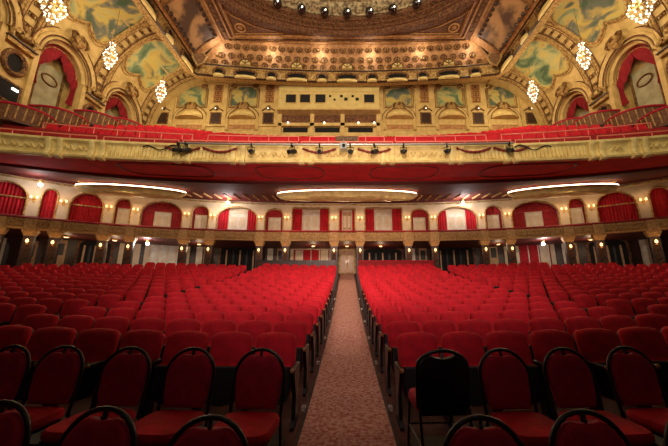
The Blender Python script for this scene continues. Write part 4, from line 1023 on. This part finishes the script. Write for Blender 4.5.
def legs(r):
    for sx in (-1, 1):
        MB().tube([(sx * .18, -.17, .42), (sx * .2, -.22, 0)], .012, 7).build('leg', BLACK, r); MB().tube([(sx * .195, .2, .45), (sx * .2, .27, 0)], .012, 7).build('leg', BLACK, r)
    MB().tube([(-.19, -.195, .2), (-.195, .235, .2), (.195, .235, .2), (.19, -.195, .2)], .009, 6, True).build('stretcher', BLACK, r)
def banquet():
    r = empty('banquet_chair'); legs(r)
    h = hoop(.2, .42, .72, .20)
    MB(RB).tube([(x, 0, z) for x, z in h], .0135, 8).build('back_frame', BLACK, r, True)
    lug = MB(RB).box(-.009, .009, -.01, .01, .868, .92); lug.ball((0, -.014, .882), .010, 8, 5); lug.build('top_lug', BLACK, r)
    pad = [(-.150, .50), (.150, .50), (.172, .58), (.185, .72)]
    pad += [(.185 * cos(t), .72 + .180 * sin(t)) for t in (.25, .5, .75, .95)]
    pad += [(.075, .878), (.035, .872), (0, .869), (-.035, .872), (-.075, .878)]
    pad += [(-.185 * cos(t), .72 + .180 * sin(t)) for t in (.95, .75, .5, .25)] + [(-.185, .72), (-.172, .58)]
    MB(RB).plate(pad, -.03, .015, .12, .015).build('backrest', VELVET_D, r, True)
    MB(RB).plate([(x, z) for x, z in pad], .016, .026).build('back_panel', BLACKP, r)
    so = [(-.2, -.2), (.2, -.2), (.215, -.1), (.205, .2), (-.205, .2), (-.215, -.1)]
    def ring(k, z): return [(x * k, y * k, z) for x, y in rounded]
    rounded = [(.21 * math.copysign(abs(cos(a)) ** .45, cos(a)), -.0 + .21 * math.copysign(abs(sin(a)) ** .45, sin(a))) for a in [2 * pi * i / 28 for i in range(28)]]
    MB().loft([ring(.92, .415), ring(1, .43), ring(1.02, .46), ring(.96, .485), ring(.6, .497)]).build('seat', VELVET, r, True)
    MB().loft([ring(.95, .40), ring(.95, .416)]).build('seat_frame', BLACK, r)
    return r
BC = banquet(); snapB = snapshot(BC)
row2 = [(-.71, 2.50), (-1.28, 2.52), (-1.81, 2.54), (-2.38, 2.57), (-2.84, 2.58), (-3.36, 2.6), (1.266, 2.5), (1.80, 2.52), (2.34, 2.55), (2.88, 2.57)]
row1 = [(-.67, 1.60), (-1.28, 1.68), (-1.88, 1.74), (.66, 1.60), (1.21, 1.65), (1.80, 1.66)]
first = True
for rn, rows in (('back', row2), ('front', row1)):
    cnt = {-1: 0, 1: 0}
    for x, y in rows:
        o = BC if first else copy_tree(BC, snapB); first = False
        yy = y - (.17 if rn == 'back' else .22); o.location = (x, yy, plz(yy) + .01); o.rotation_euler = (radians(0), 0, radians(random.uniform(-2, 2)) + math.atan(x * .02))
        sg = -1 if x < 0 else 1; c_ = cnt[sg]; cnt[sg] += 1
        w_ = ORD[c_] if not (rn == 'back' and sg > 0) else ['nearest', 'second', 'third', 'fourth'][c_]
        lab = 'maroon round-backed banquet chair, %s %s of the aisle in the %s row' % (w_, side(x), rn)
        if rn == 'back' and sg > 0: lab = 'maroon round-backed banquet chair, %s right of the turned black chair, back row' % w_
        tag(o, lab, 'banquet chair', 'round-backed banquet chairs in the foreground')
# the turned chair: black back towards the stage
r = empty('banquet_chair', (.75, 2.78, plz(2.55) + .01), pi + radians(3)); legs(r)
tag(r, 'all-black banquet chair turned back to front with an eye-shaped handle slot', 'banquet chair')
RT = Matrix.Translation((0, .17, .45)) @ Matrix.Rotation(radians(-8), 4, 'X') @ Matrix.Translation((0, 0, -.45))
sh = [(-.18, .40), (.18, .40), (.19, .55), (.200, .72), (.198, .79), (.165, .83), (.10, .852), (.055, .836), (0, .828), (-.055, .836), (-.10, .852), (-.165, .83), (-.198, .79), (-.200, .72), (-.19, .55)]
MB(RT).plate(sh, -.02, .03, .04, .005).build('backrest', BLACKP, r, True)
MB(RT).tube([(-.2, 0, .45), (-.205, 0, .62), (-.203, 0, .76), (-.196, 0, .80), (-.16, 0, .838), (-.09, 0, .872), (-.045, 0, .882), (0, 0, .885), (.045, 0, .882), (.09, 0, .872), (.16, 0, .838), (.196, 0, .80), (.203, 0, .76), (.205, 0, .62), (.2, 0, .45)], .015, 8).build('back_frame', BLACK, r, True)
MB(RT).box(-.008, .008, -.01, .01, .826, .88).build('top_lug', STEEL, r)
rd = [(.2 * math.copysign(abs(cos(a)) ** .45, cos(a)), .2 * math.copysign(abs(sin(a)) ** .45, sin(a))) for a in [2 * pi * i / 28 for i in range(28)]]
MB().loft([[(x * k_, y * k_ - .03, z) for x, y in rd] for k_, z in ((.95, .40), (1, .43), (1.0, .46), (.94, .485), (.6, .495))]).build('seat', VELVET_D, r, True)

# ------------------------------------------------------------------ lift everything so the stage-side floor is near zero
for o in C.objects:
    if o.parent is None: o.location.z += ZUP
